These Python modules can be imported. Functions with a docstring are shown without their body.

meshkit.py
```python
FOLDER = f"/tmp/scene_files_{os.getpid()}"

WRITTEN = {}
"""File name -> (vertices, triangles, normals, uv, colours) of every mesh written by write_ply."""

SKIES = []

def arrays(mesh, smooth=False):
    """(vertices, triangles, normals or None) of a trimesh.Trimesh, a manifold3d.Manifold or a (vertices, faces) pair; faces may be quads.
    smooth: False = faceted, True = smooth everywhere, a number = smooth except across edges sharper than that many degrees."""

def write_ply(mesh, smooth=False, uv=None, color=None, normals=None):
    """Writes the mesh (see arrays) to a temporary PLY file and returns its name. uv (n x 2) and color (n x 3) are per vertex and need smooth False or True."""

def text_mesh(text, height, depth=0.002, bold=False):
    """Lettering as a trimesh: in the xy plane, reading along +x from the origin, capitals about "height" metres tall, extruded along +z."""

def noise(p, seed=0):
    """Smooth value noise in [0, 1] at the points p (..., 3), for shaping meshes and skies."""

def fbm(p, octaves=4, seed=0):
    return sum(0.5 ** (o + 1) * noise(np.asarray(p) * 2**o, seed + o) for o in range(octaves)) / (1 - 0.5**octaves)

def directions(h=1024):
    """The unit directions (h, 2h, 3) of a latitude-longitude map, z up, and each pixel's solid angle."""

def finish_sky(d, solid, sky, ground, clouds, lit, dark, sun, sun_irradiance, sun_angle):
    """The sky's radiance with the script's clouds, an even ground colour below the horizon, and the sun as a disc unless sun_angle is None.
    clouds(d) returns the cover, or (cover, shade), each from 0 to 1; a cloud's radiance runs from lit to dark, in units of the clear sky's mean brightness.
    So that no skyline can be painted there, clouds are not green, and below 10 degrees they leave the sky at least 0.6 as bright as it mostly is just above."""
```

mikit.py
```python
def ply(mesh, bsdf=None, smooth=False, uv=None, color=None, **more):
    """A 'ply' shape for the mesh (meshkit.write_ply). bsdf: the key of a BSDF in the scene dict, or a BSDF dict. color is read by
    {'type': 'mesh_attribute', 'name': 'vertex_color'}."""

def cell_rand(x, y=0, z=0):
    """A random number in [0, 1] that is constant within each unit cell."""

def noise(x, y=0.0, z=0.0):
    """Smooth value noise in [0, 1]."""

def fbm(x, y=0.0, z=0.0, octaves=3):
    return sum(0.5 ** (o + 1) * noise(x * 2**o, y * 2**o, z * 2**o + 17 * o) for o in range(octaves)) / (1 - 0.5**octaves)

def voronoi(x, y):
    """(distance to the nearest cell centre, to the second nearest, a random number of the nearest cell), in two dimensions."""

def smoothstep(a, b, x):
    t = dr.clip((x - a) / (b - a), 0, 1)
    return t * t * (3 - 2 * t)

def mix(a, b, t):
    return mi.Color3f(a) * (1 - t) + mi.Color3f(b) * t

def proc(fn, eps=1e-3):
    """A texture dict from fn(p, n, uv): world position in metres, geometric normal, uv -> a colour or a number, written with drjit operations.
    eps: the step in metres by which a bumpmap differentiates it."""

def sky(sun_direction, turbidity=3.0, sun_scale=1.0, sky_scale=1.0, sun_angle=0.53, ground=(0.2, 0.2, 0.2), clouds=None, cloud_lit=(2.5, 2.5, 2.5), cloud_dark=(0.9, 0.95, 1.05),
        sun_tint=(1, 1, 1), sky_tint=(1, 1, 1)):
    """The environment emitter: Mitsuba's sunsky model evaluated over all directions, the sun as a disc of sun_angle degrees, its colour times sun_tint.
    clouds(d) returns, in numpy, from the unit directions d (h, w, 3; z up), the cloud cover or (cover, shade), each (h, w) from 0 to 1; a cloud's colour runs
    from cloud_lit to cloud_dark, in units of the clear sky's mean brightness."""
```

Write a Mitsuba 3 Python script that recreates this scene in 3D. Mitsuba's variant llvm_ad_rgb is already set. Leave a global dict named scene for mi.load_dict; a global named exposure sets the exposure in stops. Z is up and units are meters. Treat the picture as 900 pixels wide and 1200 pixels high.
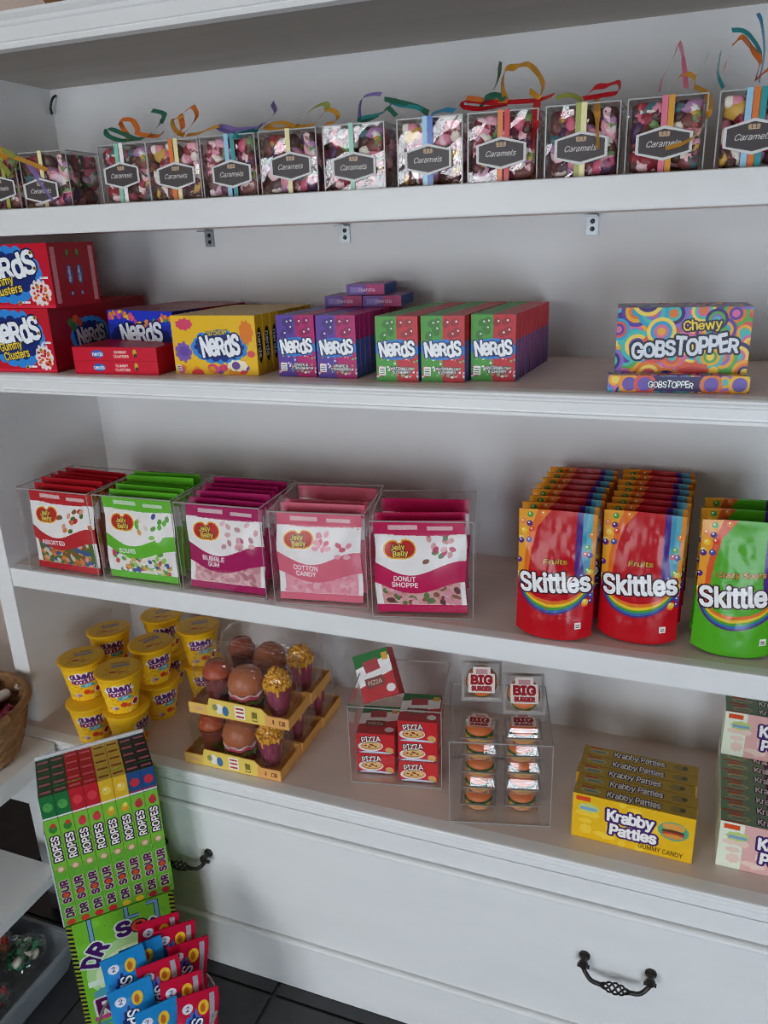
import math, random
import numpy as np, trimesh, shapely
from shapely.geometry import Polygon, LineString, Point, box as sbox
from shapely import affinity
import mitsuba as mi, meshkit, mikit
from mikit import ply, proc, noise, fbm, mix, smoothstep
T = mi.ScalarTransform4f
V3 = mi.ScalarPoint3f
random.seed(4); rng = np.random.default_rng(11)
scene, labels, place = {}, {}, {}

# ------------------------------------------------------------------ camera, light, exposure
CAM = np.array([0.0, -1.0, 1.3193])
FWD = np.array([-0.3438663, 0.87911562, -0.33001773]); UP = np.array([-0.08693381, 0.32013615, 0.94337445])
scene['camera'] = {'type': 'perspective', 'fov_axis': 'x', 'fov': 51.546, 'near_clip': 0.02, 'far_clip': 50.0,
                   'to_world': T().look_at(origin=CAM.tolist(), target=(CAM + FWD).tolist(), up=UP.tolist())}
exposure = 0.33
DAY = [5.4, 5.65, 5.9]          # daylight coming in through the shop window's panes
DAY2 = [6.4, 7.4, 8.4]        # bluer light of an added low pane, brightening the lower right
FILL_LAMP = [1.6, 1.1, 0.8]         # unseen ceiling lamps, added for a warm fill

# heights (m): tops and undersides of the shelf boards
Z0B, Z1T, Z1B, Z2T, Z2B, Z3T, Z3B, Z4T = 1.5813, 1.3737, 1.3357, 1.1245, 1.0924, 0.7688, 0.7316, 0.4422
E = 0.0005            # things stand this little above what carries them
S1, S2, S3, S4 = Z1T + E, Z2T + E, Z3T + E, Z4T + E
ZB1, ZB2, YB, DEP, XL, XR = 0.3719, 0.1212, -0.0385, 0.296, -1.1265, 0.92

# ------------------------------------------------------------------ colours, materials
def lin(h):
    if len(h) == 4: h = '#' + ''.join(c * 2 for c in h[1:])
    c = np.array([int(h[i:i + 2], 16) for i in (1, 3, 5)]) / 255.0
    return np.where(c <= 0.04045, c / 12.92, ((c + 0.055) / 1.055) ** 2.4)
def rgb(h): return {'type': 'rgb', 'value': lin(h).tolist()}
def mat(name, col, rough=0.5, spec=0.5, two=True, **k):
    d = {'type': 'principled', 'base_color': col if isinstance(col, dict) else rgb(col), 'roughness': rough, 'specular': spec, **k}
    scene[name] = {'type': 'twosided', 'bsdf': d} if two else d
VC = {'type': 'mesh_attribute', 'name': 'vertex_color'}
mat('print_gloss', VC, 0.36, 0.25)
mat('print_card', VC, 0.48, 0.4)
mat('film_print', VC, 0.22, 0.3)
mat('satin_ribbon', VC, 0.28, 0.6)
mat('gummy', VC, 0.38, 0.35)
mat('white_paint', proc(lambda p, n, uv: mix((0.70, 0.705, 0.70), (0.76, 0.765, 0.76), fbm(p.x * 7, p.y * 7, p.z * 22))), 0.38, 0.45)
mat('warm_lit_top', proc(lambda p, n, uv: mix((0.60, 0.50, 0.445), (0.68, 0.58, 0.52), fbm(p.x * 5, p.y * 40, p.z * 5))), 0.42, 0.4)  # same white paint, with the warm indoor light put into its colour
mat('shaded_board', proc(lambda p, n, uv: mix((0.30, 0.275, 0.245), (0.37, 0.34, 0.305), fbm(p.x * 4, p.y * 30, p.z * 4))), 0.6, 0.3)  # top board's darker tone: the shade on its underside put into the colour
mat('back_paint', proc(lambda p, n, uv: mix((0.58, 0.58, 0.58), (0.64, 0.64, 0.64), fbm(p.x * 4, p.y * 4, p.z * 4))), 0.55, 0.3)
mat('room_wall', proc(lambda p, n, uv: mix((0.62, 0.50, 0.43), (0.68, 0.56, 0.49), fbm(p.x * 3, p.y * 3, p.z * 3))), 0.8, 0.2)
mat('room_side', '#8a7d72', 0.85, 0.2)
mat('ceiling_white', '#d9d6d0', 0.9, 0.1)
mat('slate', proc(lambda p, n, uv: mix((0.018, 0.019, 0.021), (0.045, 0.046, 0.05), fbm(p.x * 14, p.y * 14, p.z * 14, 4))), 0.42, 0.45)
mat('grout', '#4b4a49', 0.8, 0.2)
mat('black_iron', proc(lambda p, n, uv: mix((0.012, 0.010, 0.010), (0.035, 0.028, 0.025), noise(p.x * 220, p.y * 220, p.z * 220))), 0.38, 0.6, metallic=0.5)
mat('steel', '#8f979c', 0.35, 0.5, metallic=0.85)
mat('wicker', proc(lambda p, n, uv: mix((0.16, 0.075, 0.03), (0.36, 0.19, 0.085), fbm(p.x * 60, p.y * 60, p.z * 110))), 0.6, 0.3)
mat('acrylic_edge', '#9c9996', 0.2, 0.5)
mat('window_frame_paint', '#3a3d40', 0.5, 0.4)
scene['clear_film'] = {'type': 'thindielectric', 'int_ior': 1.49, 'ext_ior': 1.0}

# ------------------------------------------------------------------ naming
def num(k, have):
    if k not in have: return k
    i = 1
    while f'{k}_{i:03d}' in have: i += 1
    return f'{k}_{i:03d}'
def thing(name, label, cat, M=None, group=None, kind=None):
    k = num(name, labels); place[k] = M if M is not None else T()
    labels[k] = {'label': label, 'category': cat}
    if group: labels[k]['group'] = group
    if kind: labels[k]['kind'] = kind
    return k
def part(parent, name, shape, label=None, kind=None, M=None):
    k = num(parent + '__' + name, scene)
    root = parent.split('__')[0]
    scene[k] = {**shape, 'to_world': place[root] @ M if M is not None else place[root]}
    if label or kind:
        labels[k] = {}
        if label: labels[k]['label'] = label
        if kind: labels[k]['kind'] = kind
    return k
def whole(name, shape, label, cat, M=None, group=None, kind=None):
    k = num(name, labels); scene[k] = {**shape, 'to_world': M if M is not None else T()}
    labels[k] = {'label': label, 'category': cat}
    if group: labels[k]['group'] = group
    if kind: labels[k]['kind'] = kind
    return k
def struct(name, shape, label=None):
    scene[name] = shape; labels[name] = {'kind': 'structure', **({'label': label, 'category': name.split('_')[0]} if label else {})}
    place[name] = T()
def at(x, y, z, rz=0.0, tilt=0.0, lean=0.0):
    m = T().translate([x, y, z]).rotate([0, 0, 1], rz)
    if tilt: m = m.rotate([1, 0, 0], tilt)
    if lean: m = m.rotate([0, 1, 0], lean)
    return m
ORD = ['front', 'second', 'third', 'fourth', 'fifth', 'sixth', 'seventh', 'eighth', 'ninth', 'tenth', 'eleventh', 'twelfth', 'thirteenth', 'fourteenth']
def nth(i, n):
    return 'front' if i == 0 else 'rearmost' if i == n - 1 else ORD[i] + ' from the front'

# ------------------------------------------------------------------ meshes
def tm(v, f): return trimesh.Trimesh(np.asarray(v, float), np.asarray(f, int), process=False)
def cat(ms): return trimesh.util.concatenate(ms)
def bx(x0, x1, y0, y1, z0, z1):
    m = trimesh.creation.box([x1 - x0, y1 - y0, z1 - z0]); m.apply_translation([(x0 + x1) / 2, (y0 + y1) / 2, (z0 + z1) / 2]); return m
FACES = {'front': ([(0, 0, 0), (1, 0, 0), (1, 0, 1), (0, 0, 1)]), 'back': [(1, 1, 0), (0, 1, 0), (0, 1, 1), (1, 1, 1)],
         'left': [(0, 1, 0), (0, 0, 0), (0, 0, 1), (0, 1, 1)], 'right': [(1, 0, 0), (1, 1, 0), (1, 1, 1), (1, 0, 1)],
         'top': [(0, 0, 1), (1, 0, 1), (1, 1, 1), (0, 1, 1)], 'bottom': [(0, 1, 0), (1, 1, 0), (1, 0, 0), (0, 0, 0)]}
def carton(w, d, h, col, mat_='print_card', **cols):
    """A carton as one mesh, its front bottom left corner at the origin, a colour per face."""
    v, f, c = [], [], []
    for name, q in FACES.items():
        b = len(v); v += [(x * w, y * d, z * h) for x, y, z in q]; f += [(b, b + 1, b + 2), (b, b + 2, b + 3)]
        c += [lin(cols.get(name, col))] * 4
    return ply(tm(v, f), mat_, color=np.array(c))
def lathe(prof, n=28):
    a = np.linspace(0, 2 * np.pi, n, endpoint=False); k = len(prof); p = np.asarray(prof, float)
    v = np.stack([np.outer(np.cos(a), p[:, 0]), np.outer(np.sin(a), p[:, 0]), np.tile(p[:, 1], (n, 1))], -1).reshape(-1, 3)
    f = []
    for i in range(n):
        j = (i + 1) % n
        for t in range(k - 1):
            A, B, C, D = i * k + t, j * k + t, j * k + t + 1, i * k + t + 1
            f += [(A, B, C), (A, C, D)]
    return tm(v, f)
def tube(pts, r, n=8):
    p = np.asarray(pts, float); r = np.broadcast_to(r, len(p)); t = np.gradient(p, axis=0); t /= np.linalg.norm(t, axis=1, keepdims=True) + 1e-12
    up = np.array([0.13, 0.3, 0.95]); v = []
    for i in range(len(p)):
        a = np.cross(t[i], up); a /= np.linalg.norm(a) + 1e-12; b = np.cross(a, t[i])
        for k in range(n):
            q = 2 * np.pi * k / n; v.append(p[i] + r[i] * (np.cos(q) * a + np.sin(q) * b))
    f = []
    for i in range(len(p) - 1):
        for k in range(n):
            l = (k + 1) % n; f += [(i * n + k, i * n + l, (i + 1) * n + l), (i * n + k, (i + 1) * n + l, (i + 1) * n + k)]
    for e, s in ((0, 1), (len(p) - 1, -1)):
        v.append(p[e]); c = len(v) - 1
        f += [(c, e * n + (k + (0 if s > 0 else 1)) % n, e * n + (k + (1 if s > 0 else 0)) % n) for k in range(n)]
    return tm(v, f)
def spline(pts, n=6):
    p = np.asarray(pts, float); q = np.vstack([2 * p[0] - p[1], p, 2 * p[-1] - p[-2]]); out = []
    for i in range(1, len(q) - 2):
        for t in np.linspace(0, 1, n, endpoint=False):
            a, b, c, d = q[i - 1], q[i], q[i + 1], q[i + 2]
            out.append(0.5 * (2 * b + (c - a) * t + (2 * a - 5 * b + 4 * c - d) * t * t + (3 * b - a - 3 * c + d) * t ** 3))
    return np.array(out + [p[-1]])
def strip(pts, width, twist=0.0):
    """A flat ribbon along the curve; its width leans towards the depth axis."""
    p = spline(pts, 7); t = np.gradient(p, axis=0); t /= np.linalg.norm(t, axis=1, keepdims=True) + 1e-9
    w = np.array([0.25, 0.75, 0.6]); v = []
    for i in range(len(p)):
        s = np.cross(t[i], np.cross(w, t[i])); s /= np.linalg.norm(s) + 1e-9
        v += [p[i] - s * width / 2, p[i] + s * width / 2]
    f = []
    for i in range(len(p) - 1): f += [(2 * i, 2 * i + 2, 2 * i + 3), (2 * i, 2 * i + 3, 2 * i + 1)]
    return tm(v, f)
def colored(m, c, bsdf, smooth=False):
    m = m if smooth is True else tm(m.vertices, m.faces)
    col = lin(c) if isinstance(c, str) else c
    return ply(m, bsdf, smooth=smooth, color=np.tile(col, (len(m.vertices), 1)) if np.ndim(col) == 1 else col)
def colcat(items, bsdf, smooth=True):
    """Several (mesh, colour) pieces of one part as one mesh."""
    c = np.vstack([np.tile(lin(k) if isinstance(k, str) else k, (len(m.vertices), 1)) for m, k in items])
    return ply(cat([m for m, _ in items]), bsdf, smooth=smooth, color=c)
def xprism(prof, x0, x1):
    """A (y, z) profile drawn along x."""
    m = trimesh.creation.extrude_polygon(Polygon(prof), x1 - x0, engine='earcut')
    v = np.array(m.vertices); return tm(np.stack([v[:, 2] + x0, v[:, 0], v[:, 1]], 1), m.faces)
def blob(r, sub=1, seed=0, amp=0.15):
    m = trimesh.creation.icosphere(subdivisions=sub, radius=1.0); v = np.array(m.vertices)
    return tm(v * np.asarray(r) * (1 + amp * (meshkit.noise(v * 2.1 + seed * 7.3, seed) - 0.5))[:, None] * 1.0, m.faces)

# ------------------------------------------------------------------ flat print: coloured polygons in layers
TEXT = {}
def tpoly(s):
    if s not in TEXT:
        m = meshkit.text_mesh(s, 1.0, 0.1, bold=s != 'Caramels')
        v, f = np.array(m.vertices), np.array(m.faces)
        up = (v[f][:, :, 2] > 0.05).all(1)
        TEXT[s] = shapely.union_all([Polygon(t[:, :2]).buffer(1e-3) for t in v[f[up]]]).simplify(0.012)
    return TEXT[s]
def ell(x, y, rx, ry=None, rot=0): return affinity.rotate(affinity.scale(Point(x, y).buffer(1, 10), rx, rx if ry is None else ry), rot)
def cloud(x, y, rx, ry, n=14, seed=1, amp=0.12):
    a = np.linspace(0, 2 * np.pi, n, endpoint=False); q = random.Random(seed)
    return shapely.union_all([ell(x, y, rx * .92, ry * .9)] + [ell(x + rx * .86 * math.cos(t), y + ry * .82 * math.sin(t), rx * (amp + .1 * q.random()), ry * (amp * 1.6 + .12 * q.random())) for t in a])
def wave(x0, x1, f0, f1, n=16):
    xs = np.linspace(x0, x1, n); return Polygon([(x, f0(x)) for x in xs] + [(x, f1(x)) for x in xs[::-1]])
class Art:
    def __init__(s, w, h, bg=None):
        s.w, s.h, s.L, s.r = w, h, [], sbox(0, 0, w, h)
        if bg: s.L.append((s.r, bg))
    def add(s, g, c):
        g = g.intersection(s.r)
        if not g.is_empty: s.L.append((g, c))
        return s
    def rect(s, x0, y0, x1, y1, c): return s.add(sbox(x0, y0, x1, y1), c)
    def text(s, t, x, y, h, c, fit=None, rot=0, out=None, shear=0, wob=0.0, bold=0.0):
        """Centred at (x, y), capitals h high; fit: its width; out: (width, colour) of an outline; wob: letters dance."""
        if wob:
            q = random.Random(len(t)); gs, cx = [], 0.0
            for i, ch in enumerate(t):
                if ch == ' ': cx += .4; continue
                g = tpoly(ch); a, b, c2, d = g.bounds
                g = affinity.translate(g, -a, 0); g = affinity.rotate(affinity.scale(g, 1.05, 1 + wob * (q.random() - .3), origin=(0, 0)), 14 * wob * (q.random() - .5) * 3)
                gs.append(affinity.translate(g, cx, wob * .5 * (q.random() - .5))); cx += (c2 - a) + .07
            g = shapely.union_all(gs)
        else: g = tpoly(t)
        a, b, c2, d = g.bounds
        g = affinity.translate(g, -(a + c2) / 2, -(.5 if not wob else (b + d) / 2))
        g = affinity.scale(g, (fit / (c2 - a)) if fit else h, h, origin=(0, 0))
        if bold: g = g.buffer(bold)
        if shear: g = affinity.skew(g, xs=shear, origin=(0, 0))
        g = affinity.translate(affinity.rotate(g, rot, origin=(0, 0)), x, y)
        if out: s.add(g.buffer(out[0], quad_segs=3).simplify(out[0] * .15), out[1])
        return s.add(g, c)
    def mesh(s, fn=None, edge=None, step=1.5e-4, scale=0.01):
        """One flat sheet: each colour keeps only what nothing later covers. fn(x, z) -> (points, normals) bends it; art units are cm."""
        V, F, C, N_, n, above = [], [], [], [], 0, None
        out = []
        for g, c in s.L[::-1]:
            vis = g if above is None else g.difference(above)
            above = g if above is None else above.union(g)
            if not vis.is_empty: out.append((vis, c))
        for g, c in out:
            for p in getattr(g, 'geoms', [g]):
                if p.geom_type != 'Polygon' or p.area < 2e-4: continue
                p = shapely.geometry.polygon.orient(p)
                try: v, f = trimesh.creation.triangulate_polygon(p, engine='earcut')
                except ValueError: continue
                if len(f) == 0: continue
                v3 = np.column_stack([np.asarray(v)[:, :2], np.zeros(len(v))]) * scale
                if fn:
                    v3, f = trimesh.remesh.subdivide_to_size(v3, f, edge)
                    m = tm(v3, f); m.merge_vertices(); v3, f = np.array(m.vertices), np.array(m.faces)
                    P, N = fn(v3[:, 0], v3[:, 1]); P = P + N * step; N_.append(N)
                else: P = np.stack([v3[:, 0], np.full(len(v3), -step), v3[:, 1]], 1)
                V.append(P); F.append(f + n); n += len(P); C.append(np.tile(lin(c), (len(P), 1)))
        return tm(np.vstack(V), np.vstack(F)), np.vstack(C), np.vstack(N_) if N_ else None
    def ply(s, bsdf='print_gloss', **k):
        m, c, N = s.mesh(**k)
        if N is None: return ply(m, bsdf, color=c)
        return {'type': 'ply', 'filename': meshkit.write_ply(m, False, None, c, normals=N), 'face_normals': False, 'bsdf': {'type': 'ref', 'id': bsdf}}
def surfn(S):
    """(points, normals) of the surface S(x, z) by differences."""
    def fn(x, z):
        e = 4e-4; P = S(x, z); N = np.cross(S(x + e, z) - S(x - e, z), S(x, z + e) - S(x, z - e)); return P, N / (np.linalg.norm(N, axis=1, keepdims=True) + 1e-12)
    return fn
# faces of a carton for prints: right face and top face
def right_face(w): return T().translate([w, 0, 0]).rotate([0, 0, 1], 90)
def top_face(h): return T().translate([0, 0, h]).rotate([1, 0, 0], -90)

# ================================================================== THE ROOM
RX0, RX1, RY0, RY1, RH = -1.75, 1.75, -2.5, 0.34, 2.75
struct('floor', ply(bx(RX0, RX1, RY0, RY1, -0.06, -0.006), 'grout'), 'dark slate tiled floor')
TS = 0.335
tile_shape = [ply(bx(0.0035, TS - 0.0035, 0.0035, TS - 0.0035, -0.02, -0.0005 * k), 'slate') for k in range(3)]
for i in range(11):
    for j in range(11):
        x, y = -0.62 + (i - 4) * TS, -0.066 + (j - 10) * TS
        if x > RX0 - .01 and x + TS < RX1 + 0.25 and y > RY0 - 0.1: part('floor', 'tile', tile_shape[(i * 3 + j * 5) % 3], M=T().translate([x, y, 0]))
part('floor', 'tile', ply(bx(RX0, RX1, -0.066 + TS, RY1, -0.02, 0), 'slate'))
struct('wall_back', ply(bx(RX0, RX1, RY1, RY1 + 0.1, 0, RH), 'room_wall'), 'pinkish cream wall behind the white shelves')
struct('wall_left', ply(bx(RX0 - 0.1, RX0, RY0, RY1, 0, RH), 'room_side'))
struct('wall_right', ply(bx(RX1, RX1 + 0.1, RY0, RY1, 0, RH), 'room_side'))
struct('ceiling', ply(bx(RX0, RX1, RY0, RY1, RH, RH + 0.1), 'ceiling_white'))
WINS = [(-1.65, -0.55, 0.42, 1.75, DAY), (0.25, 1.25, 0.08, 1.15, DAY2)]      # shop window; an added low pane that lights the lower right
cut = sbox(RX0, 0, RX1, RH)
for x0, x1, z0, z1, _ in WINS: cut = cut.difference(sbox(x0, z0, x1, z1))
fr = trimesh.creation.extrude_polygon(cut, 0.1, engine='earcut'); fv = np.array(fr.vertices)
struct('wall_front', ply(tm(np.stack([fv[:, 0], RY0 - fv[:, 2], fv[:, 1]], 1), fr.faces), 'room_side'))
for i, (x0, x1, z0, z1, day) in enumerate(WINS):
    xm = (x0 + x1) / 2
    fw = cat([bx(x0, x1, RY0 - 0.06, RY0 + 0.01, z0, z0 + 0.04), bx(x0, x1, RY0 - 0.06, RY0 + 0.01, z1 - 0.04, z1)] + [bx(x - 0.02, x + 0.02, RY0 - 0.06, RY0 + 0.01, z0, z1) for x in (x0 + 0.02, xm, x1 - 0.02)])
    struct(f'window_{i + 1}', ply(fw, 'window_frame_paint'))  # the second one is added only for its light
    for a0, a1 in ((x0 + 0.04, xm - 0.02), (xm + 0.02, x1 - 0.04)):
        g = tm([(a0, RY0 - 0.03, z0 + 0.04), (a1, RY0 - 0.03, z0 + 0.04), (a1, RY0 - 0.03, z1 - 0.04), (a0, RY0 - 0.03, z1 - 0.04)], [(0, 2, 1), (0, 3, 2)])
        part(f'window_{i + 1}', 'pane', {**ply(g, 'acrylic_edge'), 'emitter': {'type': 'area', 'radiance': {'type': 'rgb', 'value': day}}})
for i, (x, y) in enumerate(((-0.7, -1.5), (0.6, -1.5))):
    k = thing('added_lamp', f'added unseen ceiling lamp for warm fill, {["left", "right"][i]} of two', 'lamp', at(x, y, RH - 0.05))
    part(k, 'housing', ply(bx(-0.3, 0.3, -0.1, 0.1, 0.0, 0.05), 'white_paint'))
    part(k, 'diffuser', {**ply(tm([(-.28, -.08, -.002), (.28, -.08, -.002), (.28, .08, -.002), (-.28, .08, -.002)], [(0, 2, 1), (0, 3, 2)]), 'acrylic_edge'), 'emitter': {'type': 'area', 'radiance': {'type': 'rgb', 'value': FILL_LAMP}}})

# ================================================================== THE SHELF UNIT
cab = thing('shelf_unit', 'large white painted shelf unit with drawers below, full of sweets', 'shelf unit')
part(cab, 'back_panel', ply(bx(XL - 0.02, XR + 0.02, DEP, DEP + 0.02, Z4T - 0.02, 1.62), 'back_paint'))
for x0, x1 in ((XL - 0.036, XL), (XR, XR + 0.036)):
    part(cab, 'side_panel', ply(bx(x0, x1, 0.018, DEP, Z4T, 1.62), 'white_paint'))
    part(cab, 'face_post', ply(bx(x0 - 0.001, x1, -0.002, 0.018, Z4T, 1.6), 'white_paint'))
def board(zt, zb, prof, name='shelf'):
    k = part(cab, name, ply(bx(XL + 0.0005, XR - 0.0005, 0.019, DEP - 0.0005, zb + 0.002, zt), 'warm_lit_top'), 'shelf board with warm light in its top colour')
    part(k, 'lip', ply(xprism([(y, zt + z) for y, z in prof], XL + 0.0005, XR - 0.0005), 'white_paint', smooth=30), 'white front edge of the shelf')
    return k
def plain(h): return [(0.019, 0.0), (0.003, 0.0), (0.0005, -0.0012), (0, -0.004), (0, -h + 0.003), (0.0015, -h), (0.019, -h)]
board(Z1T, Z1B, plain(Z1T - Z1B)); 
h2 = Z2T - Z2B
board(Z2T, Z2B, [(0.019, 0), (0.002, 0), (-0.001, -0.0012), (-0.003, -0.003), (-0.003, -0.0055), (-0.001, -0.0075), (0.001, -0.009), (0.0015, -0.011), (-0.0005, -0.0125), (-0.0005, -0.0235), (0.0035, -0.0245), (0.0035, -0.027), (0.0, -0.0275), (0.0, -h2 + 0.0005), (0.019, -h2)])
board(Z3T, Z3B, plain(Z3T - Z3B))
h0 = 0.042
k0 = part(cab, 'shelf', ply(bx(XL - 0.036, XR + 0.036, 0.019, DEP + 0.02, Z0B + 0.004, Z0B + h0), 'shaded_board'), 'top board of the shelf unit with underside shade in its colour')
part(k0, 'moulding', ply(xprism([(0.019, Z0B), (0.0, Z0B), (0.0, Z0B + 0.0055), (0.004, Z0B + 0.0065), (0.004, Z0B + 0.0085), (0.0, Z0B + 0.0095), (0.0, Z0B + 0.026), (-0.003, Z0B + 0.028), (-0.004, Z0B + 0.031), (-0.004, Z0B + 0.033), (-0.008, Z0B + 0.035), (-0.011, Z0B + 0.0385), (-0.011, Z0B + 0.0425), (0.019, Z0B + 0.0425)], XL - 0.036, XR + 0.036), 'white_paint', smooth=30), 'white cornice moulding')
# base with one long drawer front
kt = part(cab, 'counter_top', ply(bx(XL - 0.036, XR + 0.036, YB + 0.02, DEP + 0.02, Z4T - 0.03, Z4T), 'warm_lit_top'), 'top of the drawer base with warm light in its colour')
part(kt, 'moulding', ply(xprism([(YB + 0.02, Z4T), (YB, Z4T), (YB - 0.003, Z4T - 0.0015), (YB - 0.0045, Z4T - 0.004), (YB - 0.004, Z4T - 0.0075), (YB - 0.001, Z4T - 0.0095), (YB - 0.001, Z4T - 0.0125), (YB - 0.003, Z4T - 0.0145), (YB - 0.003, Z4T - 0.017), (YB + 0.0005, Z4T - 0.02), (YB + 0.0005, Z4T - 0.0295), (YB + 0.02, Z4T - 0.03)], XL - 0.036, XR + 0.036), 'white_paint', smooth=30), 'white moulded edge')
part(cab, 'base_body', ply(bx(XL - 0.03, XR + 0.03, YB + 0.012, DEP + 0.02, 0.0, Z4T - 0.0305), 'white_paint'))
part(cab, 'frieze', ply(bx(XL - 0.034, XR + 0.034, YB, YB + 0.0119, ZB1 + 0.0015, Z4T - 0.0305), 'white_paint'))
dr = part(cab, 'drawer_front', ply(bx(XL - 0.034, XR + 0.034, YB, YB + 0.0119, ZB2 + 0.0015, ZB1 - 0.012), 'white_paint'), 'long white drawer front')
part(cab, 'plinth', ply(bx(XL - 0.034, XR + 0.034, YB, YB + 0.0119, 0.0, ZB2 - 0.012), 'white_paint'))
for z in (ZB1, ZB2):
    pr = [(YB + 0.004, z - 0.0012), (YB - 0.003, z - 0.0018), (YB - 0.0062, z - 0.0038), (YB - 0.0075, z - 0.0070), (YB - 0.0068, z - 0.0102), (YB - 0.004, z - 0.0125), (YB - 0.0005, z - 0.0138), (YB + 0.004, z - 0.0142)]
    part(cab, 'bead', ply(xprism(pr, XL - 0.034, XR + 0.034), 'white_paint', smooth=40), 'narrow raised bead')
# cage handles
def rosette():
    m = lathe([(0.0, 0.0), (0.0085, 0.0), (0.0085, 0.003), (0.005, 0.006), (0.0045, 0.012), (0.007, 0.015), (0.0072, 0.019), (0.005, 0.022), (0.0, 0.0225)], 18); v = np.array(m.vertices)
    return tm(np.stack([v[:, 0], -v[:, 2], v[:, 1]], 1), m.faces)
def handle_meshes(w=0.0965):
    out = []
    for s in (-1, 1):
        m = rosette(); m.apply_translation([s * w / 2, 0, 0]); out.append(m)
        out.append(tube([(s * (w / 2 - 0.009), -0.014, -0.007), (s * (w / 2 + 0.009), -0.014, -0.007)], 0.003))
        out.append(tube(spline([(s * (w / 2 + 0.002), -0.014, -0.005), (s * (w / 2 - 0.004), -0.018, -0.014), (s * w * .36, -0.023, -0.021), (s * w * .22, -0.025, -0.022)]), 0.0034))
    for q in range(4):
        t = np.linspace(0, 1, 22); r = 0.0075 * np.sin(np.pi * t) ** .8; a = q * np.pi / 2 + t * 2.4 * np.pi
        out.append(tube(np.stack([(t - .5) * w * .47, -0.025 + r * np.cos(a), -0.022 + r * np.sin(a)], 1), 0.0015, 6))
    return cat(out)
hm = ply(handle_meshes(), 'black_iron', smooth=45)
for x in (-0.0242, -0.79, 0.742):
    part(dr, 'handle', hm, 'black iron cage handle', M=T().translate([x, YB, 0.268]))
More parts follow.
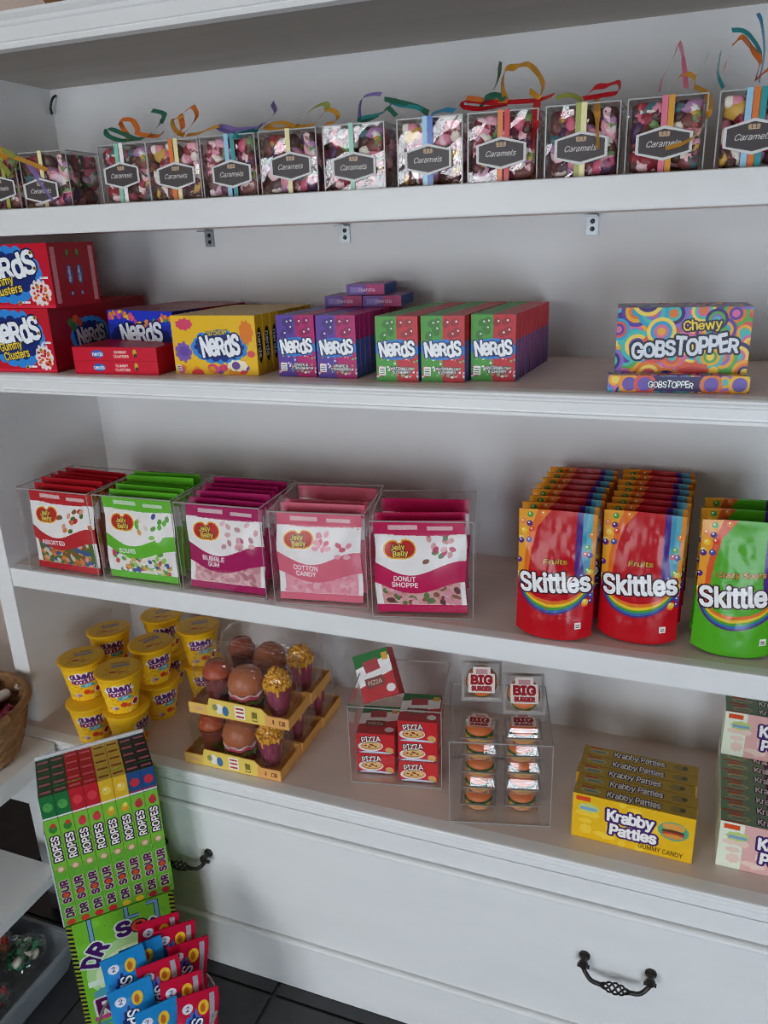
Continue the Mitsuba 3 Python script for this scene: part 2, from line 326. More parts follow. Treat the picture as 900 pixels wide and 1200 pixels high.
# angle brackets screwed under the board with the ribboned boxes
for i, x in enumerate((-0.8218, -0.5585, -0.155)):
    b = part(cab, 'bracket', ply(cat([bx(x - 0.009, x + 0.009, DEP - 0.0025, DEP, Z1B - 0.028, Z1B), bx(x - 0.009, x + 0.009, DEP - 0.026, DEP, Z1B - 0.0025, Z1B)]), 'steel'), 'small steel angle bracket')
    for dz in (0.009, 0.02):
        s = lathe([(0, 0.0022), (0.002, 0.002), (0.0036, 0.0)], 10); v = np.array(s.vertices)
        part(b, 'screw', ply(tm(np.stack([x + v[:, 0], DEP - 0.0025 - v[:, 2], Z1B - dz + v[:, 1]], 1), s.faces), 'black_iron'), 'dark screw head')
c = thing('cable_end', 'short dark cable end poking out in the upper left corner of the shelf unit', 'cable')
part(c, 'cable', ply(tube(spline([(XL + .012, DEP - .001, 1.5745), (XL + .013, DEP - .010, 1.570), (XL + .007, DEP - .013, 1.556), (XL + .004, DEP - .009, 1.544)]), .0022), 'black_iron', smooth=True))
#@@END1

# ================================================================== TOP OF THE UNIT
def basket_mesh(r0, r1, h, rows=10, n=72, thick=0.008):
    prof = []
    for side in (1, -1):
        zs = np.linspace(0, 1, rows * 3) if side > 0 else np.linspace(1, 0.05, rows * 3)
        prof += [(max(r0 + (r1 - r0) * z ** .7 - (0 if side > 0 else thick), .002), h * z + (0 if side > 0 else .003)) for z in zs]
    m = lathe([(0.001, 0)] + prof + [(0.001, 0.006)], n); v = np.array(m.vertices); a = np.arctan2(v[:, 1], v[:, 0]); r = np.hypot(v[:, 0], v[:, 1])
    k = np.floor(v[:, 2] / h * rows); d = 0.0022 * np.sin(a * 26 + k * np.pi) * (r > r0 * .6)
    v[:, 0] += np.cos(a) * d; v[:, 1] += np.sin(a) * d
    rim = tube([(r1 * math.cos(t), r1 * math.sin(t), h + 0.0015 * math.sin(t * 22)) for t in np.linspace(0, 2 * np.pi, 70)], 0.0075)
    return tm(v, m.faces), rim
bm, rm = basket_mesh(0.052, 0.09, 0.075)
k = thing('wicker_basket', 'dark wicker basket standing on the very top board of the shelf unit', 'basket', at(-0.818, 0.052, Z0B + 0.0430))
part(k, 'body', ply(bm, 'wicker', smooth=50)); part(k, 'rim', ply(rm, 'wicker', smooth=True))

# ================================================================== CLEAR RIBBONED BOXES (upper shelf)
RIB = {'green': '#2f6b55', 'orange': '#d9722e', 'gold': '#cf9433', 'purple': '#8a76b8', 'teal': '#2f8f92', 'olive': '#9aa14c', 'blue': '#3f8fb5', 'red': '#c3202a', 'pink': '#d9738c', 'mint': '#86c3ab', 'cream': '#e2d9a0', 'sky': '#8fc0dd', 'white': '#e8e8e6', 'royal': '#2f62b5', 'lilac': '#a58bd0'}
BW = 0.083
def film_mesh(w, d, h, n=9, seed=0, amp=0.0018):
    ms = []
    for o, a, b in ((0, (1, 0, 0), (0, 0, 1)), (1, (0, 1, 0), (0, 0, 1)), (2, (0, 1, 0), (0, 0, 1)), (3, (1, 0, 0), (0, 1, 0)), (4, (1, 0, 0), (0, 0, 1))):
        S = np.array([w, d, h]); a, b = np.array(a) * S, np.array(b) * S
        u, v = np.meshgrid(np.linspace(0, 1, n), np.linspace(0, 1, n)); u, v = u.ravel(), v.ravel()
        p = u[:, None] * a + v[:, None] * b; nn = np.cross(a, b); nn /= np.linalg.norm(nn)
        if o == 2: p = p + [w, 0, 0]
        if o == 3: p = p + [0, 0, h]
        if o == 4: p = p + [0, d, 0]
        e = np.minimum(np.minimum(u, 1 - u), np.minimum(v, 1 - v)) * 5
        p = p + nn * (amp * np.clip(e, 0, 1) * (meshkit.fbm(p * 27 + seed * 9 + o * 5, 2, seed) - .5) * 4)[:, None]
        f = [q for i in range(n - 1) for j in range(n - 1) for q in ((i * n + j, i * n + j + 1, (i + 1) * n + j + 1), (i * n + j, (i + 1) * n + j + 1, (i + 1) * n + j))]
        ms.append(tm(p, f))
    return cat(ms)
FILM = [ply(film_mesh(BW, BW, 0.0765, seed=s), 'clear_film', smooth=True) for s in range(3)]
def edges_mesh(w, d, h, t=0.0007):
    e = []
    for x in (0, w):
        for y in (0, d): e.append(bx(x - t, x + t, y - t, y + t, 0, h))
        for z in (h,): e.append(bx(x - t, x + t, 0, d, z - t, z + t))
    for y in (0, d): e.append(bx(0, w, y - t, y + t, h - t, h + t))
    return cat(e)
mat('film_edge', '#a4a6a6', 0.2, 0.7)
EDGE = ply(edges_mesh(BW, BW, 0.0765), 'film_edge')
def pile(w, d, h, n, pal, seed, r=0.009):
    q = random.Random(seed); items = []; lo, hi = np.array([.0046, .0046, .0012]), np.array([w - .0046, d - .0046, h - .002])
    for i in range(n):
        c = q.choice(pal); rr = r * q.uniform(.75, 1.25); m = blob((rr * q.uniform(.9, 1.7), rr * q.uniform(.7, 1.1), rr * q.uniform(.6, 1)), 1, q.randrange(99), .2)
        m.apply_transform(trimesh.transformations.random_rotation_matrix(np.array([q.random(), q.random(), q.random()])))
        p = np.array([q.uniform(0, w), q.uniform(0, d), (i + .5) / n * h])
        if q.random() < .62: p[q.choice((0, 1, 1))] = q.choice((.004, None)) or (w - .004)
        e = np.abs(np.array(m.vertices)).max(0) * .75; p = np.clip(p, lo + e, hi - e)
        m.apply_translation(p); items.append((tm(np.clip(np.array(m.vertices), lo, hi), m.faces), c))
    return items
SW = ['#d88a9c', '#f0c9cf', '#8d2732', '#e9e0d2', '#5b3a30', '#c9a24a', '#6f8f5a', '#4a2b52', '#b8485a', '#ded0dc', '#87494c', '#3f6a72', '#caa0b4', '#7a2030', '#e2dcd6', '#d0607a', '#e7a5b2', '#b07fa8']
SW = SW + ['#6a3a34', '#4a2e2a', '#7a4a44', '#50343c']
SW2 = SW + ['#8d2732', '#5b3a30', '#7a2030', '#5a2438', '#3a2626', '#6b2a34']
PILES = [colcat(pile(BW, BW, 0.0735, 210, SW2 if s % 2 else SW, s + 3, .0095), 'gummy') for s in range(4)]
def tag_art():
    a = Art(6.0, 3.6)
    hexa = lambda m: Polygon([(m, .8 + m * .4), (3, m), (6 - m, .8 + m * .4), (6 - m, 2.8 - m * .4), (3, 3.6 - m), (m, 2.8 - m * .4)])
    a.add(hexa(0), '#cfcfcd').add(hexa(.32), '#4b4546')
    for dx in (-.42, 0, .42): a.add(sbox(3 + dx - .17, 2.62, 3 + dx + .17, 3.0), '#b59a7c')
    a.add(sbox(2.45, 2.5, 3.55, 2.6), '#c9ad90')
    a.text('Caramels', 3, 1.78, .62, '#d4cfca', fit=3.6, shear=20)
    return a.ply('print_gloss')
TAG = tag_art()
def vstrip(x, w, h, d):
    return cat([bx(x - w / 2, x + w / 2, -0.0016, -0.0010, 0.0, h + .0016), bx(x - w / 2, x + w / 2, -0.0016, d * .6, h + 0.0010, h + 0.0016)])
BOXES = [  # name, x, y, turn, front strips, label (x, z), curves, what the bow looks like
 (-0.9655, 0.022, 4, [('cream', .038)], (.035, .023), [('gold', [(-42, 94), (-17, 77), (13, 66), (51, 51)]), ('olive', [(-21, 42), (-7, 56), (-1, 70), (-13, 82)]), ('purple', [(18, 64), (35, 39), (55, 9)])], 'gold and purple ribbon across its front'),
 (-0.8185, 0.02, 0, [('mint', .033), ('white', .041)], (.0375, .0361), [('green', [(43, 86), (16, 86), (-6, 95), (-5, 103), (18, 96), (46, 86), (76, 90), (97, 102), (94, 115), (75, 121)]), ('orange', [(31, 87), (19, 102), (22, 111), (36, 112), (48, 100), (57, 91), (83, 87), (99, 91)])], 'a dark green ribbon curl and an orange loop'),
 (-0.7365, 0.02, 2, [('orange', .041), ('cream', .049)], (.0455, .0308), [('orange', [(32, 85), (44, 95), (40, 111), (53, 120), (69, 118), (73, 107), (62, 94), (43, 86)]), ('gold', [(40, 86), (31, 91), (28, 101), (33, 109), (50, 107)]), ('gold', [(43, 86), (68, 86), (92, 89), (107, 92)])], 'a tall all-orange ribbon bow'),
 (-0.6485, 0.021, 1, [('sky', .041), ('teal', .05)], (.046, .0284), [('purple', [(38, 82), (16, 88), (6, 94), (22, 92), (46, 86), (72, 89), (97, 103), (103, 113)]), ('teal', [(40, 80), (57, 74), (68, 84), (83, 90)])], 'a lilac and teal ribbon bow'),
 (-0.5575, 0.02, 0, [('cream', .043)], (.0455, .0326), [('gold', [(34, 83), (8, 83), (-10, 88), (15, 91), (36, 85), (65, 85), (91, 98), (105, 93), (103, 84), (84, 83)]), ('olive', [(36, 85), (50, 97), (67, 106), (83, 108), (87, 99)])], 'a gold ribbon bow with an olive loop'),
 (-0.4645, 0.02, 1, [('mint', .039)], (.0415, .0269), [('purple', [(37, 86), (39, 97), (47, 109), (64, 111), (74, 110)]), ('green', [(35, 86), (46, 84), (64, 88), (81, 94), (93, 84)]), ('teal', [(40, 87), (61, 90), (78, 94), (85, 102)])], 'one purple ribbon tail curling up'),
 (-0.3635, 0.02, 0, [('sky', .036), ('royal', .043)], (.04, .0295), [('teal', [(29, 85), (18, 92), (-5, 97), (-19, 103)]), ('green', [(31, 86), (13, 95), (-7, 101), (-23, 104)]), ('blue', [(32, 85), (51, 87), (64, 87), (76, 93)])], 'a light and royal blue ribbon'),
 (-0.2735, 0.021, 2, [('orange', .039), ('red', .047)], (.0405, .0312), [('red', [(40, 89), (10, 86), (-12, 89), (-10, 96), (19, 91), (42, 90), (75, 90), (97, 92)]), ('orange', [(42, 91), (16, 94), (-10, 99)]), ('green', [(37, 92), (27, 100), (14, 95), (8, 92), (21, 103), (31, 114), (34, 132)]), ('gold', [(38, 93), (33, 109), (39, 122), (52, 129), (67, 126), (77, 117), (82, 105), (78, 94), (68, 99)]), ('red', [(76, 92), (81, 59), (79, 33)])], 'a wide red ribbon band and a tall gold loop'),
 (-0.1805, 0.021, 0, [('olive', .037), ('cream', .043)], (.041, .0307), [('red', [(35, 85), (49, 95), (63, 99), (76, 99), (75, 91), (59, 88), (38, 85)]), ('olive', [(35, 86), (20, 91), (7, 88)]), ('gold', [(51, 87), (58, 63), (61, 28)])], 'a single red ribbon loop'),
 (-0.0895, 0.02, 1, [('pink', .039), ('gold', .046)], (.0405, .0297), [('pink', [(30, 87), (33, 101), (43, 121), (48, 130), (53, 120), (59, 86)]), ('gold', [(42, 86), (47, 96), (55, 102), (66, 97), (68, 89)]), ('olive', [(63, 93), (74, 106), (80, 120)]), ('gold', [(68, 89), (82, 80), (84, 56), (74, 37), (61, 28), (43, 24)])], 'a tall pink ribbon loop'),
 (0.0055, 0.02, 0, [('sky', .029), ('orange', .036), ('teal', .043)], (.0365, .0304), [('teal', [(2, 85), (-5, 100), (-4, 118)]), ('orange', [(1, 100), (3, 109), (6, 114)]), ('teal', [(34, 89), (37, 113), (26, 130), (16, 138), (5, 139)]), ('orange', [(34, 88), (36, 105), (27, 122), (16, 129), (7, 123)]), ('blue', [(38, 87), (40, 116), (34, 141), (29, 151)]), ('orange', [(33, 89), (44, 97), (51, 99)])], 'blue, orange and teal ribbon tails standing up'),
 (-1.058, 0.018, 3, [('olive', .06)], (.048, .03), [('olive', [(52, 70), (66, 60), (78, 44)]), ('gold', [(50, 72), (62, 76), (76, 70)])], 'an olive ribbon, hard against the left end wall'),
]
STRIPS = {}
for i, (x, y, rz, strips, (lx, lz), curves, what) in enumerate(BOXES):
    k = thing('sweet_box', f'clear box of sweets with {what}', 'sweet box', at(x, y, S1, rz), 'clear ribboned boxes on the upper shelf')
    part(k, 'film', FILM[i % 3], 'clear plastic sides'); part(k, 'edge_seam', EDGE)
    for c, sx in strips:
        if (c, sx) not in STRIPS: STRIPS[c, sx] = colored(vstrip(sx, .0065, .0765, BW), RIB[c], 'satin_ribbon')
        part(k, 'ribbon', STRIPS[c, sx], 'flat ribbon down the front')
    part(k, 'paper_tag', TAG, 'dark six-sided tag with pale border reading Caramels', M=T().translate([lx - .03, -.0022 if i else -.006, lz - .018]))
    q = random.Random(i)
    for c, pts in curves:
        n = len(pts); y0 = -.006 if i in (0, 11) else .03
        p3 = [(px / 1000, (y0 + .010 * math.sin(2.5 * t / max(n - 1, 1) + q.random() * 3)) if pz > 78 else -.006, pz / 1000) for t, (px, pz) in enumerate(pts)]
        part(k, 'bow', colored(strip(p3, .0082 if i not in (7,) else .0095), RIB[c], 'satin_ribbon', True), {'gold': 'golden', 'sky': 'pale blue'}.get(c, c) + ' ribbon bow piece')
    s = whole('assorted_sweets', PILES[i % 4], f'assorted soft sweets in the box with {what}', 'sweets', at(x, y, S1 + .0012, rz), 'sweets in the ribboned boxes', 'stuff')

# ================================================================== CANDY CARTONS (second shelf)
def splat(a, x, y, rx, ry, seed=1, dark='#152a6e', lightc='#2f86d6'):
    a.add(cloud(x, y, rx * 1.05, ry * 1.08, 18, seed, .17), lightc); a.add(cloud(x, y, rx * .93, ry * .9, 16, seed + 5, .12), dark)
    q = random.Random(seed)
    for _ in range(16):
        t = q.random() * 6.28; a.add(ell(x + rx * 1.05 * math.cos(t), y + ry * 1.05 * math.sin(t), rx * .035), lightc)
    return a
def wild(a, t, x, y, h, fit, rot=6, c='#eef2f5', o='#142050', ow=None): return a.text(t, x, y, h, c, fit=fit, rot=rot, out=(ow or h * .09, o), wob=.32, bold=h * .03)
RED, REDD = '#c4142c', '#a50f24'
def cluster_front(w, h):
    a = Art(w, h, RED); a.rect(0, 0, w, .5, '#d92a40')
    splat(a, w * .50, h * .54, w * .37, h * .37, 3)
    wild(a, 'NeRdS', w * .52, h * .64, h * .32, w * .66, 9)
    a.text('Gummy', w * .44, h * .42, h * .125, '#f0d24a', fit=w * .30, rot=9, out=(.1, '#3a2a10')); a.text('Clusters', w * .50, h * .28, h * .125, '#f0d24a', fit=w * .34, rot=9, out=(.1, '#3a2a10'))
    a.add(cloud(w * .86, h * .24, w * .11, h * .20, 12, 6), '#e9d9d6')
    q = random.Random(5)
    for _ in range(26): a.add(ell(w * (.86 + .07 * q.uniform(-1, 1)), h * (.24 + .13 * q.uniform(-1, 1)), .28, .22), q.choice(['#b71d20', '#d84522', '#8a1618', '#e0702a', '#6a7a30']))
    for x, y in ((.82, .86), (.84, .62), (.06, .12), (.62, .08)): a.add(ell(w * x, h * y, .34, .3), '#b9a05a').add(ell(w * x, h * y, .2, .17), '#4a3a20')
    for x, y in ((.92, .47), (.69, .09)): a.rect(w * x - .8, h * y - .16, w * x + .8, h * y + .16, '#e8e4ea').text('25', w * x - .4, h * y, .22, '#20306e')
    return a
def cluster_side(w, h, n=2):
    a = Art(w, h, REDD); a.rect(.5, .6, 1.5, h - .6, '#d98a92'); a.rect(w - 1.5, .6, w - .5, h - .6, '#d98a92')
    for i in range(n):
        x = w / 2 + (i - (n - 1) / 2) * 2.3
        a.add(ell(x, h * .5, .62, h * .155), '#2f66b0').text('nerds', x, h * .5, .62, '#e8f0f6', fit=h * .24, rot=-90)
        a.add(ell(x, h * .84, .34, .52), '#4d8c3a').add(ell(x + .1, h * .78, .22, .25), '#2e5a28'); a.add(ell(x, h * .2, .34, .36), '#3a6aa8').add(ell(x, h * .2, .16), '#d8d8e0')
    return a
CW = 0.150
k = thing('candy_carton', 'large red candy carton at the left end of the shelf, under another like it', 'candy box', at(-1.1055, 0.0095, S2, 3), 'large red cartons')
part(k, 'body', carton(CW, .262, .101, REDD, 'print_gloss', front=RED, top='#b01226'))
A_CF = cluster_front(CW * 100, 10.1).ply('print_gloss'); part(k, 'front_print', A_CF)
a = Art(26.2, 10.1, '#8f0d1e'); splat(a, 9.6, 5.0, 4.6, 2.5, 8); wild(a, 'NeRdS', 9.8, 5.0, 2.3, 7.2, 4, '#c9c6cc')
for i, (x, y, c) in enumerate(((5.0, 7.4, '#3d7a35'), (6.3, 7.9, '#d0582a'), (5.6, 6.6, '#2f6a3a'), (7.2, 7.2, '#b8402a'))): a.add(ell(x, y, .75, .65), c)
part(k, 'side_print', a.ply('print_gloss'), 'dark blue splash on the side', M=right_face(CW))
k = thing('candy_carton', 'red candy carton with pink side strips, upper of two at the left end', 'candy box', at(-1.119, 0.012, S2 + .1018, 1), 'large red cartons')
UW = .184
part(k, 'body', carton(UW, .108, .097, REDD, 'print_gloss', front=RED, top='#b01226'))
part(k, 'front_print', cluster_front(UW * 100, 9.7).ply('print_gloss')); part(k, 'side_print', cluster_side(10.8, 9.7).ply('print_gloss'), M=right_face(UW))
# the same carton lying on its back edge: its end with two small marks faces out
k = thing('candy_carton', 'low red candy carton lying in front of the dark blue box', 'candy box', at(-0.918, 0.016, S2, 3.4))
part(k, 'body', carton(.1525, .105, .042, RED, 'print_gloss', right='#b30f24', top='#a81226'))
a = Art(15.25, 4.2, '#cb1430'); a.rect(0, 2.05, 15.25, 2.13, '#a01024')
for y in (1.05, 3.15):
    a.add(ell(4.6, y, 1.15, .6), '#2f66b0').text('nerds', 4.6, y, .62, '#eef3f6', fit=1.9)
    a.text('GUMMY', 8.8, y + .3, .42, '#f0d8d0', fit=2.3).text('CLUSTERS', 8.9, y - .35, .42, '#f0d8d0', fit=2.7)
    a.add(ell(11.4, y + .2, .34, .55), '#c8a83a').add(ell(11.5, y - .2, .3, .3), '#4a3020')
part(k, 'end_print', a.ply('print_gloss'))
# blue and yellow theatre boxes, standing in rows
def rainbow_front(w, h):
    a = Art(w, h, '#2434a8'); a.rect(0, h * .75, w, h, '#2a3cc0'); q = random.Random(8)
    a.add(cloud(w * .5, h * .52, w * .46, h * .28, 16, 4), '#16205e'); a.rect(0, 0, w, h * .14, '#b9cbe8')
    for _ in range(44):
        x = w * q.uniform(.02, .98); a.add(ell(x, h * (.84 + .08 * math.sin(x * .5) + .05 * q.uniform(-1, 1)), q.uniform(.3, .6), q.uniform(.25, .45), q.random() * 180), q.choice(['#d6324a', '#e08a2a', '#e8c83a', '#3fa04a', '#c94aa0', '#7a4ac0', '#e25a7a']))
    wild(a, 'NeRdS', w * .50, h * .60, h * .30, w * .64, 5, '#dfe6ee', '#101a4a'); a.text('rainbow', w * .66, h * .33, .5, '#cfd8ea', fit=3)
    return a
def yellow_front(w, h):
    a = Art(w, h, '#e8b81e'); q = random.Random(3)
    a.add(cloud(w * .56, h * .47, w * .32, h * .27, 16, 7, .15), '#2f86d6').add(cloud(w * .56, h * .47, w * .29, h * .23, 14, 9), '#17307e')
    a.add(cloud(w * .12, h * .38, w * .10, h * .17, 9, 2), '#7a5ab0').add(ell(w * .13, h * .39, .9, .75), '#6a4aa4')
    a.add(cloud(w * .16, h * .85, w * .10, h * .10, 9, 5), '#d8446a').add(cloud(w * .89, h * .72, w * .08, h * .2, 9, 6), '#e07a22').add(ell(w * .93, h * .36, .65, .5), '#d9505a')
    for _ in range(16): a.add(ell(w * q.uniform(.04, .98), h * q.uniform(.0, .13), q.uniform(.5, .9), .55), q.choice(['#d8446a', '#7a4a9c', '#e07a22', '#d93c3c', '#e0902a', '#c95a8a']))
    a.add(cloud(w * .76, h * .16, w * .12, h * .1, 9, 3), '#efe6c8').add(ell(w * .74, h * .16, .7, .6), '#6a4a94')
    a.text('BIG CHEWY', w * .54, h * .71, .62, '#f4d94a', fit=w * .26, rot=5, out=(.09, '#2a2450')); wild(a, 'NeRdS', w * .57, h * .49, h * .30, w * .46, 6)
    a.rect(.25, .4, 1.1, 1.4, '#d8d2c0').add(sbox(.35, .55, 1.0, .65), '#505050').add(sbox(.35, .8, 1.0, .9), '#505050').add(sbox(.35, 1.05, 1.0, 1.15), '#505050')
    return a
def end_art(d, h, bg, oval):
    return Art(d, h, bg).add(ell(d / 2, h * .5, d * .36, h * .3), oval).text('nerds', d / 2, h * .5, d * .42, '#d9d9d2', fit=h * .42, rot=-90)
W = .155; FR, EN = rainbow_front(15.5, 9.0).ply('print_gloss'), end_art(2.0, 9.0, '#2a1a4a', '#1b2140').ply('print_gloss')
BODY = carton(W, .0202, .09, '#1d2c8c', 'print_gloss', top='#8e4450', right='#3a1a40'); BODY2 = carton(W, .0202, .09, '#9a1226', 'print_gloss', top='#9a5a5c', right='#7a1020')  # greyed tops: gloss reflection put into the colour
for i in range(12):
    k = thing('theatre_box', f'{"dark blue" if i < 3 else "red topped"} candy box, {nth(i, 12)} in the row behind the low red carton', 'candy box', at(-.922 + .0045 * i, .1196 + .0208 * i - .004, S2, -12), 'row of dark blue and red boxes')
    if i < 3: part(k, 'body', BODY); part(k, 'front_print', FR); part(k, 'end_print', EN, M=right_face(W))
    else: part(k, 'body', BODY2)
    if .1196 + .0208 * i + .02 > DEP - .03: break
W = .1438; FR, EN = yellow_front(14.38, 8.8).ply('print_gloss'), end_art(2.2, 8.8, '#d8a51a', '#22202a').ply('print_gloss')
BODY = carton(W, .0222, .088, '#d9ab1c', 'print_gloss', top='#c3a04e', right='#c8981a')
for i in range(8):
    k = thing('theatre_box', f'yellow candy box, {nth(i, 8)} of the yellow row', 'candy box', at(-.7467 + .0006 * i, .0437 + .0228 * i, S2, 1.5), 'row of yellow boxes')
    part(k, 'body', BODY); part(k, 'end_print', EN, M=right_face(W))
    if i == 0: part(k, 'front_print', FR)
# small two-colour boxes
def duo_art(w, h, c1, c2, txt):
    a = Art(w, h, c1); a.rect(w / 2, 0, w, h, c2); q = random.Random(6)
    for cx, c in ((.27, c1), (.72, c2)):
        for _ in range(5):
            x, y = w * (cx + .17 * q.uniform(-1, 1)), h * q.uniform(.70, .94); m = lin(c); a.add(ell(x, y, .62, .5, q.random() * 90), '#%02x%02x%02x' % tuple(int(255 * min(1, (u * .62) ** (1 / 2.2))) for u in m)).add(ell(x + .2, y + .12, .13), '#f2f2f2')
    for _ in range(60): a.add(ell(w * q.random(), h * (.07 + .3 * q.random() ** 2), .17, .13, 40), q.choice(['#f0f0f0', '#1b2b60', '#e86a6a', '#7ac070', '#d8d0e0', '#b01a3a']))
    splat(a, w * .5, h * .49, w * .47, h * .13, 2, '#183a8c', '#2f7fd0'); wild(a, 'NeRdS', w * .5, h * .5, h * .2, w * .84, 5, '#f4f6f8', '#16224e')
    a.rect(.35, .8, 1.35, 2.0, '#eceae6').add(sbox(.5, 1.0, 1.2, 1.12), '#555').add(sbox(.5, 1.3, 1.2, 1.42), '#555').add(sbox(.5, 1.6, 1.2, 1.72), '#555')
    for j, t in enumerate(txt): a.text(t, w * .6, h * (.2 - .055 * j), .38, '#f2f0ee', fit=len(t) * .32, out=(.08, '#20202a'))
    return a
def dbody(w, d, h, c1, c2, cb, bsdf='print_gloss'):
    """The two-colour box: left half c1, right half c2, the right side c2 over a blue foot."""
    v, f, c = [], [], []
    def quad(p, col):
        b = len(v); v.extend(p); f.extend([(b, b + 1, b + 2), (b, b + 2, b + 3)]); c.extend([lin(col)] * 4)
    for x0, x1, col in ((0, w / 2, c1), (w / 2, w, c2)):
        quad([(x0, 0, 0), (x1, 0, 0), (x1, 0, h), (x0, 0, h)], col); quad([(x1, d, 0), (x0, d, 0), (x0, d, h), (x1, d, h)], col)
        quad([(x0, 0, h), (x1, 0, h), (x1, d, h), (x0, d, h)], col); quad([(x0, d, 0), (x1, d, 0), (x1, 0, 0), (x0, 0, 0)], cb)
    quad([(0, d, 0), (0, 0, 0), (0, 0, h), (0, d, h)], c1)
    zm = h * .62; e = d * .06
    quad([(w, 0, 0), (w, d, 0), (w, d, zm), (w, 0, zm)], cb); quad([(w, 0, zm), (w, d, zm), (w, d, h), (w, 0, h)], c2)
    return ply(tm(v, f), bsdf, color=np.array(c))
def duo_side(d, h, c2): return Art(d, h).add(sbox(d * .2, h * .68, d * .8, h * .74), '#e8d0d4').add(sbox(d * .2, h * .1, d * .8, h * .16), '#7aa0d0')
NW, ND, NH = .0608, .0158, .0885
for c1, c2, txt, who, cols in (('#5b3f9c', '#b3206c', ['GRAPE &', 'STRAWBERRY'], 'purple and pink', [(-.5692, .0500, 0, .0158, 11), (-.5046, .0474, .5, .0158, 11)]),
                               ('#4a9a3c', '#c2303a', ['WATERMELON', '& CHERRY'], 'green and red', [(-.4088, .0362, 1.5, .0162, 13), (-.3455, .0431, 1.5, .0162, 13), (-.2805, .0620, 1.5, .0162, 12)])):
    body, art = dbody(NW, ND, NH, c1, c2, '#2d64ae'), duo_art(6.08, 8.85, c1, c2, txt).ply('print_gloss')
    tp = Art(6.08, 1.58).add(sbox(.6, .5, 5.4, 1.05), '#c9bcc4').ply('print_gloss')
    ncol = len(cols)
    for ci, (x, y, rz, st, n) in enumerate(cols):
        where = (['left', 'right'] if ncol == 2 else ['left', 'middle', 'right'])[ci]
        for i in range(n):
            k = thing('small_candy_box', f'small {who} candy box, {nth(i, n)} in the {where} of its rows', 'candy box', at(x + .0010 * i + .0003 * math.sin(i * 2.3 + ci), y + st * i, S2, rz), f'small {who} candy boxes')
            part(k, 'body', body)
            if i == 0: part(k, 'front_print', art)
    if who[0] == 'p':
        en = Art(6.08, 1.58, '#6a3c98').rect(3.2, 0, 6.08, 1.58, '#b3206c').rect(.6, .35, 2.6, 1.2, '#8a74c0').text('nerds', 3.3, .8, .55, '#d8a8d0', fit=2.6).ply('print_gloss')
        for x, y, z, rz, w_ in ((-.5455, .172, 0, 6, 'lower left'), (-.4802, .170, 0, 6, 'lower right'), (-.512, .182, 1, 7, 'upper')):
            k = thing('small_candy_box', f'purple and pink candy box lying flat on the purple rows, {w_} of three', 'candy box', at(x, y, S2 + NH + .0006 + z * (ND + .0006), rz), 'three flat purple boxes')
            part(k, 'body', carton(NW, .085, ND, '#8a2c80', 'print_gloss', left='#5b3f9c', right='#24488e', top='#7c3a84')); part(k, 'end_print', en)
# swirly boxes
def swirl(w, h, seed, step=1.55):
    a = Art(w, h, '#5a3f8c'); q = random.Random(seed); P = ['#e8a62a', '#2f9fc4', '#5a3f9c', '#d9544a', '#57a846', '#f0d05a', '#3a2a6c', '#e0762a', '#8a6cc0', '#d46a9c', '#49b8b0']
    pts = [((i + .5 * (j % 2) + q.uniform(-.3, .3)) * step, (j + q.uniform(-.3, .3)) * step) for i in range(int(w / step) + 2) for j in range(int(h / step) + 2)]; q.shuffle(pts)
    for x, y in pts:
        r = q.uniform(.6, 1.1) * step; cs = q.sample(P, 4)
        for j, t in enumerate((1, .74, .5, .3)): a.add(ell(x, y, r * t), cs[j])
    return a
k = thing('theatre_box', 'swirly multicoloured candy box standing up on the right of the shelf', 'candy box', at(-.0885, .0375, S2, 5))
part(k, 'body', carton(.1535, .06, .099, '#4a3570', 'print_gloss', top='#6a5a78'))
a = swirl(15.35, 9.9, 12, 1.8)
a.text('Chewy', 9.9, 7.75, 1.05, '#f3d23c', fit=4.4, rot=5, out=(.2, '#241c38'), wob=.25)
a.text('GOBSTOPPER', 8.0, 5.3, 1.7, '#dfe3ea', fit=12.2, rot=5, out=(.26, '#1c1a30'), wob=.35, bold=.05)
a.add(cloud(9.2, 2.35, 2.0, 1.1, 9, 4), '#d2562c').add(ell(9.2, 2.3, 1.6, .55), '#c43a34').add(ell(11.6, 2.3, .55), '#f0c43a')
part(k, 'front_print', a.ply('print_gloss'))
part(k, 'top_print', swirl(15.35, 6.0, 3).ply('print_gloss'), M=top_face(.099))
k = thing('theatre_box', 'swirly multicoloured candy box lying flat in front of the upright one', 'candy box', at(-.0938, .0145, S2, 6.2).rotate([1, 0, 0], 0))
part(k, 'body', carton(.163, .0225, .0205, '#3a2a6c', 'print_gloss'))
a = swirl(16.3, 2.05, 21); a.rect(4.2, .15, 11.2, 1.95, '#33245e')
for x, c in ((2.6, '#e8962a'), (4.4, '#d9544a'), (12.0, '#e0762a'), (15.2, '#e8b02a')): a.add(ell(x, 1.0, 1.3), c).add(ell(x, 1.0, .85), '#6a55a8')
a.text('GOBSTOPPER', 7.4, 1.0, .72, '#eceef2', fit=5.2, out=(.1, '#15122a'), wob=.3)
part(k, 'front_print', a.ply('print_gloss')); part(k, 'top_print', swirl(16.3, 2.25, 5).ply('print_gloss'), M=top_face(.0205))
#@@END2

